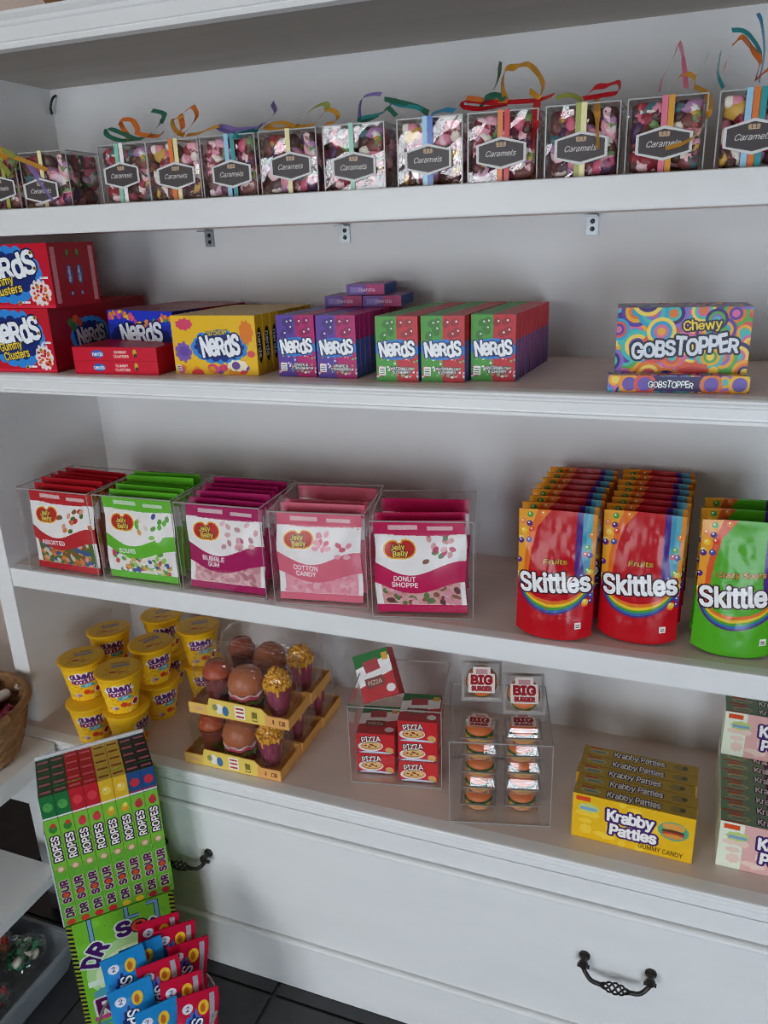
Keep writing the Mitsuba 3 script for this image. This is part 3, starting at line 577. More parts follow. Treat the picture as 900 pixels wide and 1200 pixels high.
# ================================================================== CLEAR BINS AND SWEET BAGS (third shelf)
def panel(p0, a, b): p0, a, b = map(np.array, (p0, a, b)); return tm([p0, p0 + a, p0 + a + b, p0 + b], [(0, 1, 2), (0, 2, 3)])
def make_bin(label, M, w, d, h, group='clear acrylic bins'):
    k = thing('acrylic_bin', label, 'bin', M, group)
    t = .0008
    for n, m in (('front_panel', panel((0, 0, 0), (w, 0, 0), (0, 0, h))), ('back_panel', panel((0, d, 0), (w, 0, 0), (0, 0, h))), ('side_panel', panel((0, 0, 0), (0, d, 0), (0, 0, h))), ('side_panel', panel((w, 0, 0), (0, d, 0), (0, 0, h)))):
        part(k, n, ply(m, 'clear_film'))
    part(k, 'base_panel', ply(panel((0, 0, .0008), (w, 0, 0), (0, d, 0)), 'clear_film'))
    e = []
    for x in (0, w):
        e.append(bx(x - t, x + t, t, d - t, h - t, h + t))
        for y in (0, d): e.append(bx(x - t * .6, x + t * .6, y - t * .6, y + t * .6, .0013, h + t))
    for y in (0, d): e.append(bx(0, w, y - t, y + t, h - t, h + t)); e.append(bx(0, w, y - t, y + t, 0, .002))
    part(k, 'polished_edge', ply(cat(e), 'acrylic_edge'), 'pale polished edges')
    return k
# ---- flat sealed bags
def bag_surface(w, h, th, seed, side=-1):
    def S(x, z):
        u, v = np.clip(x / w, 0, 1), np.clip(z / h, 0, 1)
        e = np.clip(np.sin(np.pi * np.clip((v - .07) / .78, 0, 1)), 0, 1) ** .8 * np.clip(1 - np.abs(2 * u - 1) ** 3.2, 0, 1)
        p = np.stack([x * 22, z * 22, x * 0 + seed * 3.1], -1)
        y = side * (th * e * (1 + .5 * (meshkit.fbm(p, 2, seed) - .5)) + .0006) - .0022 * (meshkit.noise(p * 1.6, seed + 3) - .5)
        return np.stack([x + .0015 * np.sin(z * 60 + seed), y, z], -1)
    return S
def bag_body(w, h, th, seed, col, bsdf='film_print', nx=14, nz=16):
    ms = []
    for side in (-1, 1):
        x, z = np.meshgrid(np.linspace(0, w, nx), np.linspace(0, h, nz)); p = bag_surface(w, h, th, seed, side)(x.ravel(), z.ravel())
        f = []
        for i in range(nz - 1):
            for j in range(nx - 1):
                a, b, c, d = i * nx + j, i * nx + j + 1, (i + 1) * nx + j + 1, (i + 1) * nx + j; f += [(a, b, c), (a, c, d)] if side < 0 else [(a, c, b), (a, d, c)]
        ms.append(tm(p, f))
    return colored(cat(ms), col, bsdf, True)
JW, JH = .136, .146
def jelly_art(band, text, seed, inside, fade=False):
    a = Art(13.6, 14.6, '#efebe9'); q = random.Random(seed)
    win = wave(1.0, 12.9, lambda x: 1.3, lambda x: 5.6 + .6 * math.sin(x * .55)); a.add(win, inside[0])
    for _ in range(95): a.add(ell(q.uniform(1.4, 12.4), q.uniform(1.5, 5.4), q.uniform(.35, .8), q.uniform(.3, .5), q.random() * 180), q.choice(inside))
    a.add(wave(0, 13.6, lambda x: (4.9 if len(text) == 1 else 4.1) + .9 * math.sin(x * .42 + 2.2), lambda x: 7.3 + 1.1 * math.sin(x * .42 + 2.4)), band)
    for i, t in enumerate(text): a.text(t, 4.6, (5.65 if len(text) == 2 else 5.25) - 1.0 * i, .78, '#f5f1f0', fit=.66 * len(t), rot=-2 if len(text) == 2 else 2)
    a.rect(0, 12.5, 13.6, 14.6, band).rect(0, 0, 13.6, 1.25, band)
    c = lin(band) * .55 + .45; hi = '#%02x%02x%02x' % tuple(int(255 * u ** (1 / 2.2)) for u in np.clip(c, 0, 1))
    a.add(sbox(2.2, 13.2, 6.6, 13.9), hi).add(sbox(8.0, 13.1, 11.8, 13.7), hi)
    bean = shapely.union_all([ell(2.75, 10.2, 1.35, 1.25), ell(4.6, 10.3, 1.35, 1.3), sbox(2.7, 8.95, 4.6, 10.6)]).difference(ell(3.65, 11.75, .55, .75))
    a.add(bean.buffer(.42), '#f6f3f0').add(bean.buffer(.22), '#e9b53a').add(bean, '#c1201f')
    a.text('Jelly', 3.4, 10.55, .85, '#f4d45c', fit=2.1, rot=6, out=(.12, '#4a2410')).text('Belly', 3.8, 9.6, .85, '#f4d45c', fit=2.3, rot=6, out=(.12, '#4a2410'))
    for _ in range(15):
        x, y = q.uniform(6.4, 12.9), q.uniform(7.6, 12.0); a.add(ell(x, y, .55, .38, q.random() * 180), q.choice(inside + [band]))
    return a
FLAV = [('red', '#b91f2a', ['ASSORTED'], ['#4a6a2c', '#c86a2c', '#d9a08a', '#7a5a2a', '#cfc7b8', '#3a5a8a', '#d87a3a']),
        ('green', '#5fb52c', ['SOURS'], ['#e8e4df', '#8fc457', '#d8a04a', '#5a9a3a', '#c8484a', '#39508f', '#e2d9c8']),
        ('magenta', '#a8195c', ['BUBBLE', 'GUM'], ['#dba7ac', '#c98a92', '#e5bcc0', '#b87a80', '#d8a0a4', '#c7959a']),
        ('pale pink', '#d9697f', ['COTTON', 'CANDY'], ['#e79aa9', '#e8a4b0', '#e08c9e', '#eab2bb', '#e494a4']),
        ('crimson', '#c01d55', ['DONUT', 'SHOPPE'], ['#d9a09c', '#c88a84', '#8a5a4a', '#e0b0b2', '#5f7a4a', '#d890a2', '#6a3a3c'])]
BINS3 = [(-1.079, .003, 0, 6), (-.918, .006, 2, 6), (-.757, .0075, 3, 6), (-.586, .008, 9, 4), (-.4188, .0090, 13, 3)]
ORDN = ['leftmost', 'second from the left', 'third from the left', 'fourth from the left', 'rightmost']
BINW, BIND, BINH = .152, .145, .155
for i, ((x, y, rz, n), (cn, band, txt, ins)) in enumerate(zip(BINS3, FLAV)):
    make_bin(f'clear acrylic bin of {cn} bags, {ORDN[i]} on the shelf', at(x, y, S3, rz), BINW, BIND, BINH)
    art = jelly_art(band, txt, i + 2, ins)
    v = []
    for s in range(2):
        fn = surfn(bag_surface(JW, JH, .0070, s + i * 2))
        v.append((bag_body(JW, JH, .0070, s + i * 2, band), art.ply('film_print', fn=fn, edge=.011, step=2.5e-4) if s == 0 else None))
    top = Art(13.6, 14.6).rect(0, 12.4, 13.6, 14.6, band).add(sbox(.05, 9, 13.55, 12.4), '#e8e4e2').ply('film_print', fn=surfn(bag_surface(JW, JH, .0070, 1 + i * 2)), edge=.012, step=2.5e-4)
    q = random.Random(i)
    for j in range(n):
        dy = .0125 + j * (BIND - .03) / max(n, 5) * (1 if i < 3 or j < n - 1 else 1.6)
        M = at(x, y, S3, rz) @ T().translate([.006 + q.uniform(-.002, .004), dy, .0035 + (0 if j == 0 else q.uniform(.002, .008) + .0015 * j)]).rotate([1, 0, 0], -2.5).rotate([0, 1, 0], q.uniform(-1.0, 1.0))
        k = thing('sweet_bag', f'{cn} bag of jelly sweets, {nth(j, n)} in its clear bin', 'sweet bag', M, f'{cn} bags of jelly sweets')
        b, p = v[0 if j == 0 else 1]
        part(k, 'pouch', b)
        if j == 0: part(k, 'front_print', p)
        else: part(k, 'front_print', top)
# ---- stand-up pouches
PW, PH = .106, .186
def pouch_surface(seed, side=-1, w=PW, h=PH, th=.0135):
    def S(x, z):
        u, v = x / w, np.clip(z / h, 0, 1); c = np.clip(1 - np.abs(2 * u - 1) ** 2.6, 0, 1)
        e = c * np.clip(1 - v ** 1.5, 0, 1) ** .9
        p = np.stack([x * 34, z * 20, x * 0 + seed * 2.7], -1)
        wr = (meshkit.fbm(p, 3, seed) - .5) * .0070 * c * np.clip(v * 6, 0, 1) * np.clip((1 - v) * 7, .15, 1)
        y = side * (th * e + .0007) + wr + .0035 * np.sin(np.pi * u) * v ** 3
        z2 = z - .010 * c * (1 - v) ** 4 * (1 if side < 0 else -.3) * 0 + .008 * (1 - c) * (1 - v) ** 5
        return np.stack([(u - .5) * w * (1 - .02 * np.sin(np.pi * v)) + w / 2, y, z2], -1)
    return S
def pouch_body(seed, col, nx=18, nz=22):
    ms = []
    for side in (-1, 1):
        x, z = np.meshgrid(np.linspace(0, PW, nx), np.linspace(0, PH, nz)); p = pouch_surface(seed, side)(x.ravel(), z.ravel()); f = []
        for i in range(nz - 1):
            for j in range(nx - 1):
                a, b, c, d = i * nx + j, i * nx + j + 1, (i + 1) * nx + j + 1, (i + 1) * nx + j; f += [(a, b, c), (a, c, d)] if side < 0 else [(a, c, b), (a, d, c)]
        ms.append(tm(p, f))
    lo = np.vstack([ms[0].vertices[:nx], ms[1].vertices[:nx]]); ms.append(tm(lo, [q for j in range(nx - 1) for q in ((j, nx + j + 1, j + 1), (j, nx + j, nx + j + 1))]))
    return colored(cat(ms), col, 'film_print', True)
def pouch_art(bg, sub, seed=1):
    a = Art(10.6, 18.6, bg); q = random.Random(seed); C = ['#5a2a7c', '#e8c02a', '#4a9a3a', '#d8402a', '#e0802a', '#3a4a9a', '#d9c24a']
    a.add(Polygon([(0, 18.6), (4.4, 18.6), (2.6, 16.2), (1.9, 13), (1.55, 9.5), (1.8, 7.2), (.6, 6.2), (0, 8.5)]), '#d9552a' if bg[1] < 'a' else '#dd6a22')
    a.add(Polygon([(0, 18.6), (2.6, 18.6), (1.5, 15.5), (1.0, 12), (.9, 8.6), (0, 9)]), '#e59a2c')
    a.add(Polygon([(7.9, 18.6), (9.0, 18.6), (9.3, 10.4), (8.6, 8.2), (8.0, 10.5)]), '#44207c').add(Polygon([(8.7, 18.6), (10.6, 18.6), (10.6, 10), (9.5, 9.0), (8.8, 13)]), '#3f8fae').add(Polygon([(9.3, 18.6), (10.1, 18.6), (9.9, 12), (9.4, 12)]), '#57a6b8').add(Polygon([(10.0, 18.6), (10.6, 18.6), (10.6, 6.5), (9.8, 7.6), (10.1, 13)]), '#d98a2c')
    path = [(.35, 9.2), (.7, 7.3), (2.0, 5.7), (4.2, 5.0), (6.4, 5.2), (8.6, 6.3), (10.5, 8.6)]
    for dy, wd, c in ((0.55, .5, '#e0702a'), (.05, .45, '#e8c22c'), (-.4, .42, '#4d9a38'), (-.8, .40, '#2f6aa8'), (-1.15, .30, '#54307c')):
        sp = spline([(x, y + dy * (1 - .25 * abs(x - 5) / 5), 0) for x, y in path])[:, :2]; a.add(LineString(sp).buffer(wd / 2, cap_style='flat'), c)
    for _ in range(30):
        t = q.random(); x, y = (q.uniform(.1, 1.7 + 2 * max(0, t - .75) * 4), 6.4 + 12 * t) if q.random() < .6 else (q.uniform(8.9, 10.5), q.uniform(5.6, 18))
        a.add(ell(x, y, .42), q.choice(C)).add(ell(x - .1, y + .12, .12), '#f4eee4')
    a.text(sub, 5.3, 11.5, .72, '#d9a03a', fit=len(sub) * .55, rot=4, shear=10, out=(.07, '#4a1a10'))
    a.text('Skittles', 5.3, 8.5, 2.7, '#f1f1f1', fit=9.8, rot=6, out=(.2, '#3a0c1c'), bold=.07)
    a.add(sbox(8.4, 1.7, 9.2, 2.7), '#e9e6e0').add(sbox(8.55, 1.9, 9.05, 2.05), '#333').add(sbox(8.55, 2.2, 9.05, 2.35), '#333')
    return a
for who, bg, sub, cols in (('red', '#b80e1c', 'Fruits', [(-.2055, .0285, 0, 8, .0298), (-.0927, .053, -2, 8, .0285)]), ('green', '#4fa51f', 'Crazy Sours', [(.0306, .047, 3, 3, .046)])):
    art = pouch_art(bg, sub); V = []
    for s in range(2):
        fn = surfn(pouch_surface(s + (9 if who == 'green' else 0))); V.append((pouch_body(s + (9 if who == 'green' else 0), bg), art.ply('film_print', fn=fn, edge=.010, step=2.5e-4)))
    for ci, (x, y, rz, n, st) in enumerate(cols):
        for j in range(n):
            q = random.Random(ci * 50 + j)
            M = at(x + q.uniform(-.001, .003) + .0012 * j, y + st * j, S3 + .0012, rz) @ T().rotate([1, 0, 0], -1.0 - .2 * j)
            k = thing('candy_pouch', f'{who} stand-up sweet pouch, {nth(j, n)} in the {"" if len(cols) == 1 else ["left ", "right "][ci]}{who} row', 'candy pouch', M, f'{who} pouches')
            b, p = V[(j + ci) % 2]; part(k, 'pouch', b); part(k, 'front_print', p)

# ================================================================== NOODLE CUPS (bottom shelf, left)
CR, CB, CHT = .042, .0275, .0765
cup_prof = [(0, .0015), (CB - .002, .0), (CB, .001), (CB + .0005, .004), (CR - .0035, CHT - .008), (CR - .0035, CHT - .005), (CR, CHT - .0035), (CR + .0008, CHT - .001), (CR - .0005, CHT), (CR - .006, CHT + .0004), (CR * .5, CHT + .0012), (0, CHT + .0015)]
CUP = colored(lathe(cup_prof, 40), '#e6b41c', 'print_gloss', True)
def cup_fn(x, z):   # print wrapped round the cup; x measured along the middle of the wall
    z = np.clip(z, 0, None); r = CB + .0008 + (CR - .0035 - CB - .0005) * np.clip((z - .004) / (CHT - .012), 0, 1) + .0001; a = (x - .045) / .038
    n = np.stack([np.sin(a), -np.cos(a), 0 * a - .1], -1); return np.stack([r * np.sin(a), -r * np.cos(a), z], -1), n / np.linalg.norm(n, axis=1, keepdims=True)
a = Art(9.0, 6.7, '#e9b91f'); q = random.Random(3)
for _ in range(46): a.add(ell(9 * q.random(), q.uniform(0, 3.4), q.uniform(.2, .5), .12, q.uniform(-60, 60)), q.choice(['#f0d24a', '#d89a1c', '#f2dc78', '#c98a1a']))
a.add(cloud(4.4, 5.0, 2.9, 1.25, 10, 4), '#ece2d2')
a.text('GUMMY', 4.4, 5.45, .95, '#5a2470', fit=4.6, wob=.2, rot=3, bold=.06).text('NOODLES', 4.5, 4.35, .85, '#7a2a6c', fit=4.6, wob=.2, rot=3, bold=.06)
a.add(ell(5.3, 3.35, 1.5, .42), '#49a3b8').text('CUP', 5.3, 3.35, .4, '#e0eef0', fit=1.2)
a.add(cloud(4.9, 1.9, .7, .55, 7, 2), '#cf3d22').add(cloud(6.0, 1.6, .5, .4, 7, 3), '#d85a24').add(ell(7.6, 1.9, .95, .85), '#ead9c4').add(ell(7.6, 1.9, .68, .6), '#a82028').add(ell(2.9, 1.3, .9, .42, 10), '#c8b0a8').add(ell(3.2, 1.2, .5, .22), '#8a5a78')
CUPART = a.ply('print_gloss', fn=cup_fn, edge=.007, step=2.5e-4)
a = Art(8, 8); a.add(ell(4, 4, 3.85), '#d2a428')
for _ in range(24): a.add(ell(q.uniform(1.6, 6.4), q.uniform(1.5, 4.2), .45, .1, q.uniform(-80, 80)), q.choice(['#b8881c', '#e0bc50', '#a87818']))
a.text('GUMMY', 4.4, 5.7, .62, '#5c4a6c', fit=3.6).add(sbox(2.9, 4.3, 6.2, 5.1), '#8a8a92').text('NOODLES', 4.5, 4.7, .45, '#4a3a5c', fit=2.9).add(ell(3.2, 2.6, .7, .35), '#a8392a').add(ell(4.6, 2.2, .6, .3), '#b8602a')
LIDART = a.ply('print_gloss')
for ci, (x, y, n, ang, where, dx, dy) in enumerate(((-1.010, .012, 2, 40, 'front left', .016, -.014), (-.915, -.002, 2, 38, 'front right', .004, .002), (-1.026, .112, 2, 46, 'second row left', 0, 0), (-.918, .098, 2, 62, 'second row right', .002, .002), (-.870, .186, 2, 40, 'back right', .003, 0), (-.972, .208, 2, 44, 'back left', 0, 0))):
    for l in range(n):
        top = l == n - 1
        rot = ang + (60 if (ci == 1 and l == 0) else 0)
        M = at(x + (0 if top else dx), y + (0 if top else dy), S4 + l * (CHT + .0022), rot) @ T().rotate([1, 0, 0], (-4 if ci == 2 and top else 0)).translate([0, 0, .0035 if ci == 2 and top else 0])
        k = thing('noodle_cup', f'yellow cup of gummy noodles, {"upper" if top else "lower"} one of the {where} pair', 'cup', M, 'yellow gummy noodle cups')
        part(k, 'cup', CUP); part(k, 'wrap_print', CUPART)
        if top: part(k, 'lid_print', LIDART, 'printed foil lid', M=T().translate([-.04, -.04, CHT + .0014]).rotate([1, 0, 0], -90))

# ================================================================== GUMMY MEAL TRAYS
TW, TD = .190, .0815
def bun(r, h, c, low=False, n=26):
    p = [(0, h), (r * .5, h * .96), (r * .85, h * .72), (r, h * .35), (r * .97, h * .1), (r * .85, 0), (0, 0)]
    return lathe([(a, b) for a, b in p[::-1]], n), c
def lettuce(r, t, c):
    m = lathe([(0, 0), (r * .9, 0), (r, t * .5), (r * .9, t), (0, t)], 36); v = np.array(m.vertices); a = np.arctan2(v[:, 1], v[:, 0]); v[:, 2] += .0018 * np.sin(a * 7) * (np.hypot(v[:, 0], v[:, 1]) > r * .5); return tm(v, m.faces), c
def lift(mc, z): m = mc[0].copy(); m.apply_translation([0, 0, z]); return m, mc[1]
BR = .0305
BURGER = {'bun_base': colcat([bun(BR * .95, .014, '#7c2a26')], 'gummy'), 'filling': colcat([lift(lettuce(BR, .005, '#6f8a2c'), .013), lift(lettuce(BR * .96, .007, '#b8485c'), .018), lift(lettuce(BR * .98, .003, '#d8b4b0'), .024)], 'gummy'), 'bun_top': colcat([lift(bun(BR, .030, '#ad6440'), .0265)], 'gummy')}
COLA = {'cup': colored(lathe([(0, 0), (.0135, 0), (.0185, .04), (.0185, .042), (0, .042)], 24), '#702a28', 'gummy', True), 'lid': colored(lathe([(0, .0425), (.0200, .0425), (.0205, .048), (.0175, .052), (.015, .060), (.004, .062), (0, .062)], 24), '#a8482c', 'gummy', True)}
def fries_mesh():
    q = random.Random(2); it = []
    for i in range(52):
        t = i * 2.4; r = .0195 * math.sqrt((i + .5) / 52); x, y = r * math.cos(t), r * math.sin(t); h = .072 - (r / .0195) ** 2 * .022 - q.uniform(0, .004)
        it.append(tube([(x * .7, y * .7, .025), (x, y, .05), (x * 1.12 + q.uniform(-.001, .001), y * 1.12, h)], .0032, 6))
    return cat(it)
FRIES = {'pocket': colored(lathe([(0, 0), (.0125, 0), (.015, .01), (.0195, .042), (.017, .042), (0, .036)], 22), '#84344a', 'gummy', True), 'chips': colored(fries_mesh(), '#dda22c', 'gummy', True)}
def tray_shell():
    t = .0014; w, d = TW, TD
    m = [bx(0, w, 0, d, 0, t), bx(0, w, d - t, d, t, .02), bx(0, t, t, d - t, t, .02), bx(w - t, w, t, d - t, t, .02)]
    fr = trimesh.creation.extrude_polygon(Polygon([(0, t), (w, t), (w, .021), (w * .80, .021), (w * .74, .032), (w * .22, .035), (w * .20, .021), (0, .021)]), t, engine='earcut'); v = np.array(fr.vertices)
    m.append(tm(np.stack([v[:, 0], v[:, 2], v[:, 1]], 1), fr.faces)); return cat(m)
TRAY = colored(tray_shell(), '#d9a456', 'print_card')
a = Art(19.0, 3.5); shp = Polygon([(0, .1), (19, .1), (19, 2.1), (15.2, 2.1), (14.06, 3.2), (4.18, 3.5), (3.8, 2.1), (0, 2.1)]); a.r = shp
a.add(shp, '#e0b45c').add(sbox(3.6, 0, 14.6, 3.5), '#dfc35a').add(sbox(14.6, .1, 19, 2.1), '#dca05a')
a.add(ell(6.0, 1.7, .7, 1.0), '#e6dfd0').add(ell(7.2, 1.5, .6, .95), '#3d6c9c').add(ell(5.2, 1.9, .5, .6), '#8a8a5a').add(sbox(9.0, .5, 10.9, 2.9), '#ece3d8')
for y in (.9, 1.7, 2.4): a.add(sbox(9.2, y - .16, 10.7, y + .18), '#a8323a')
a.add(sbox(12.2, .5, 13.2, 2.3), '#7a6a2a').add(sbox(12.3, .7, 13.1, 1.1), '#d8c060').add(sbox(16.0, .7, 16.3, 1.5), '#7a4a2a').add(sbox(17.2, .6, 18.3, 1.5), '#8a5a34').add(sbox(17.4, .75, 17.7, 1.35), '#dca05a').add(sbox(1.2, .8, 2.8, 1.4), '#d8a878')
TRAYART = a.ply('print_card')
def dome(w, d, h, seed):
    m = trimesh.creation.icosphere(subdivisions=5); v = np.array(m.vertices); s = np.sign(v) * np.abs(v) ** .55
    s /= np.maximum(np.abs(s).max(1, keepdims=True) ** .5, .7); s[:, 2] = np.clip(s[:, 2], -.75, 1)
    s = s / np.abs(s).max(0); n = (meshkit.fbm(v * 5 + seed * 5, 3, seed) - .5)[:, None]; s = s * (1 + .12 * n + .05 * (meshkit.fbm(v * 16 + seed * 3, 2, seed + 4) - .5)[:, None])
    s = np.clip(s, -1, 1); o = s * [w / 2 * .985, d / 2 * .975, h / 2 * .98]; o[:, 2] += h / 2; o += [w / 2, d / 2, 0]; return tm(o, m.faces)
UZ = .1125
for ti, (x, y, z, rz, where) in enumerate(((-.7805, -.0195, 0, 1, 'lower front'), (-.7525, -.0260, UZ, 1, 'upper front'), (-.7790, .0640, 0, 1, 'lower middle'), (-.7515, .0575, UZ, 1, 'upper rear'), (-.7770, .1475, 0, 1, 'lower rear'))):
    M = at(x, y, S4 + z, rz)
    k = thing('gummy_meal_tray', f'yellow card tray of gummy burger meal under film, {where} of five', 'tray', M, 'gummy meal trays')
    part(k, 'card_tray', TRAY); part(k, 'front_print', TRAYART, M=T().translate([0, -.0002, 0])); part(k, 'film_cover', ply(dome(TW - .004, TD - .004, .107, ti), 'clear_film', smooth=True), 'crumpled clear film', M=T().translate([.002, .002, .003]))
    for nm, parts_, lx, ly, lab in (('gummy_cola', COLA, .036, .041, 'red brown gummy cola cup'), ('gummy_burger', BURGER, .092, .041, 'brown gummy burger'), ('gummy_fries', FRIES, .152, .041, 'yellow gummy fries in a purple pocket')):
        kk = thing(nm, f'{lab} in the {where} card tray', 'gummy sweet', M @ T().translate([lx, ly, .0022]).rotate([0, 0, 1], ti * 40).scale({'gummy_cola': [1.2, 1.2, 1.28], 'gummy_burger': [1.04, 1.0, 1.36], 'gummy_fries': [1.15, 1.15, 1.22]}[nm]), 'gummies in the card trays')
        for p, sh_ in parts_.items(): part(kk, p, sh_)

# ================================================================== PIZZA BOXES IN A BIN
PX, PY, PR = -.4768, .0227, 11
PBM = at(PX, PY, S4, PR)
make_bin('clear acrylic bin of red and green pizza sweet boxes', PBM, .154, .158, .148, 'clear bins on the bottom shelf')
pw, pd, ph = .0655, .083, .0385
PB = carton(pw, pd, ph, '#b81f24', 'print_gloss', top='#e6e2de')
def pizza(a, x, y, s):
    a.add(ell(x, y, 2.0 * s, .92 * s, 4), '#e9e4de').add(ell(x + .15 * s, y + .05 * s, 1.7 * s, .7 * s, 4), '#c98a4a').add(ell(x + .2 * s, y + .12 * s, 1.45 * s, .52 * s, 4), '#e2bd78')
    for dx, dy in ((-.8, .1), (-.2, -.12), (.3, .2), (.8, .0), (.1, .3)): a.add(ell(x + dx * s, y + dy * s, .24 * s, .15 * s), '#8a2a1c')
a = Art(6.55, 3.85, '#c8232a'); a.add(ell(3.2, -.1, 3.4, .55), '#3a4a78').add(ell(3.2, .05, 2.8, .35), '#cfd6e6'); pizza(a, 2.4, 1.35, 1.08)
a.text('PIZZA', 2.5, 2.75, .95, '#f1ece6', fit=3.3, rot=8, out=(.12, '#2a1a18'), wob=.2).add(ell(5.6, .8, .7, .5), '#d9a06a').add(sbox(5.3, .2, 6.3, .55), '#c8a83a')
PFR = a.ply('print_gloss')
a = Art(6.55, 8.3, '#e9e5e2'); a.rect(0, 5.6, 6.55, 8.3, '#1f6b2c').add(wave(0, 6.55, lambda x: 0, lambda x: 2.6 + .25 * x), '#b8262c').add(wave(0, 6.55, lambda x: 4.6 + .16 * x, lambda x: 5.9 + .16 * x), '#efece9')
a.add(affinity.rotate(sbox(1.6, 4.9, 4.4, 6.9), 6), '#a83a40').add(sbox(5.2, 6.3, 6.3, 7.6), '#d2a23a').add(affinity.rotate(sbox(1.2, 2.2, 4.6, 3.9), 2), '#7a4038'); a.text('PIZZA', 2.9, 3.0, .7, '#d8b8a8', fit=2.6)
a.add(ell(5.5, 1.4, .8, .7), '#e9e5e2'); PTOP = a.ply('print_gloss')
n = 0
for x, y, z, tilt, lean, rz, lab in ((.0805, .010, 0, 0, 0, 0, 'lowest of the right stack of three'), (.0800, .012, 1, 0, 0, 1, 'middle of the right stack of three'), (.0805, .011, 2, 0, 0, 0, 'top of the right stack of three'),
                                 (.0060, .024, 0, 0, 0, 0, 'lower of the two in the left stack'), (.0065, .024, 1, 0, 0, 1, 'upper of the two in the left stack'),
                                 (.0790, .0985, 0, 90, 0, 0, 'standing at the back behind the right stack'), (.0160, .1100, .082, 58, -20, 4, 'tilted at the back behind the left stack')):
    if tilt == 90: M = PBM @ T().translate([x, y + ph + .001, .0035]).rotate([1, 0, 0], 90)
    elif tilt: M = PBM @ T().translate([x, y, .0035 + z]).rotate([0, 0, 1], rz).rotate([0, 1, 0], lean).rotate([1, 0, 0], tilt)
    else: M = PBM @ T().translate([x, y, .0035 + z * (ph + .0006)]).rotate([0, 0, 1], rz)
    k = thing('pizza_sweet_box', f'red and green pizza sweet box, {lab}', 'sweet box', M, 'pizza sweet boxes')
    part(k, 'body', PB); part(k, 'front_print', PFR); part(k, 'top_print', PTOP, M=top_face(ph))

# ================================================================== GUMMY BURGER PACKS IN A BIN
BM = at(-.2915, -.0185, S4, 14)
make_bin('clear acrylic bin of small gummy burger packs', BM, .155, .165, .148, 'clear bins on the bottom shelf')
bp = .050; bh = .0305
def blister(w, h):
    m = []; z1 = h * .5
    for z0, z1, i0, i1 in ((0, h * .47, .004, .0), (h * .53, h, .0, .004)):
        r0, r1 = i0, i1; q0 = [(r0, r0), (w - r0, r0), (w - r0, w - r0), (r0, w - r0)]; q1 = [(r1, r1), (w - r1, r1), (w - r1, w - r1), (r1, w - r1)]
        v = [(x, y, z0) for x, y in q0] + [(x, y, z1) for x, y in q1]; m.append(tm(v, [t for i in range(4) for t in ((i, (i + 1) % 4, 4 + (i + 1) % 4), (i, 4 + (i + 1) % 4, 4 + i))]))
        if z0 > 0: m.append(tm(v[4:], [(0, 1, 2), (0, 2, 3)]))
        else: m.append(tm(v[:4], [(0, 2, 1), (0, 3, 2)]))
    return cat(m)
BLI = ply(blister(bp, bh), 'clear_film')
fl = []
for x0, x1, y0, y1 in ((-.003, bp + .003, -.003, .0006), (-.003, bp + .003, bp - .0006, bp + .003), (-.003, .0006, .0006, bp - .0006), (bp - .0006, bp + .003, .0006, bp - .0006)): fl.append(bx(x0, x1, y0, y1, bh * .5 - .0004, bh * .5 + .0004))
FLA = ply(cat(fl), 'acrylic_edge')
gr = .0215
GB = {'bun_base': colcat([bun(gr, .006, '#d99a6a')], 'gummy'), 'filling': colcat([lift(lettuce(gr * 1.03, .0035, '#d8b24a'), .0052), lift(lettuce(gr * 1.04, .0042, '#2f6a36'), .0088)], 'gummy'), 'bun_top': colcat([lift(bun(gr * .99, .013, '#d9743c'), .0135)], 'gummy')}
a = Art(4.6, 4.6); a.r = sbox(0, 0, 4.6, 4.6)
lab_ = sbox(.55, .7, 4.0, 3.1).union(sbox(1.2, 2.9, 3.4, 4.0)).buffer(.12)
a.add(lab_, '#e6dcd4').add(sbox(1.5, 3.1, 3.1, 3.8), '#c9969a').text('BIG', 2.3, 2.35, 1.15, '#9c1f2c', fit=2.9, bold=.08).text('BURGER', 2.3, 1.15, .6, '#9c1f2c', fit=2.7, bold=.05)
BLAB = a.ply('print_gloss')
spots = [(.020, .022, j, 0, 'left') for j in range(5)] + [(.088, .022, j, 0, 'right') for j in range(5)]
for x, y, j, t, side in spots:
    q = random.Random(j * 7 + len(side)); rz = q.uniform(-5, 5)
    M = BM @ T().translate([x + q.uniform(-.002, .002), y + q.uniform(-.001, .003), .003 + j * (bh + .0005)]).rotate([0, 0, 1], rz)
    k = thing('burger_pack', f'small clear pack with gummy burger, {["lowest", "second from below", "middle", "fourth from below", "fifth from below"][j]} in the {side} stack', 'sweet pack', M, 'gummy burger packs')
    part(k, 'blister', BLI, 'clear plastic shell'); part(k, 'flange', FLA); part(k, 'paper_label', BLAB, 'white label reading BIG BURGER', M=T().translate([.002, .002, bh + .0004]).rotate([1, 0, 0], -90))
    for p, s_ in GB.items(): part(k, p, s_, M=T().translate([bp / 2, bp / 2, .0008]))
for x, y, z, t, side in ((.0200, .100, .1600, 55, 'left'), (.0850, .056, .1640, 45, 'right')):
    M = BM @ T().translate([x, y, z]).rotate([1, 0, 0], t).scale(1.14)
    k = thing('burger_pack', f'small clear pack with gummy burger, tilted with its label showing at the top {side}', 'sweet pack', M, 'gummy burger packs')
    part(k, 'blister', BLI, 'clear plastic shell'); part(k, 'flange', FLA); part(k, 'paper_label', BLAB, 'white label reading BIG BURGER', M=T().translate([.002, .002, bh + .0004]).rotate([1, 0, 0], -90))
    for p, s_ in GB.items(): part(k, p, s_, M=T().translate([bp / 2, bp / 2, .0008]))
k = thing('burger_pack', 'small clear pack lying at the back under the tilted left one', 'sweet pack', BM @ T().translate([.022, .100, .003]), 'gummy burger packs')
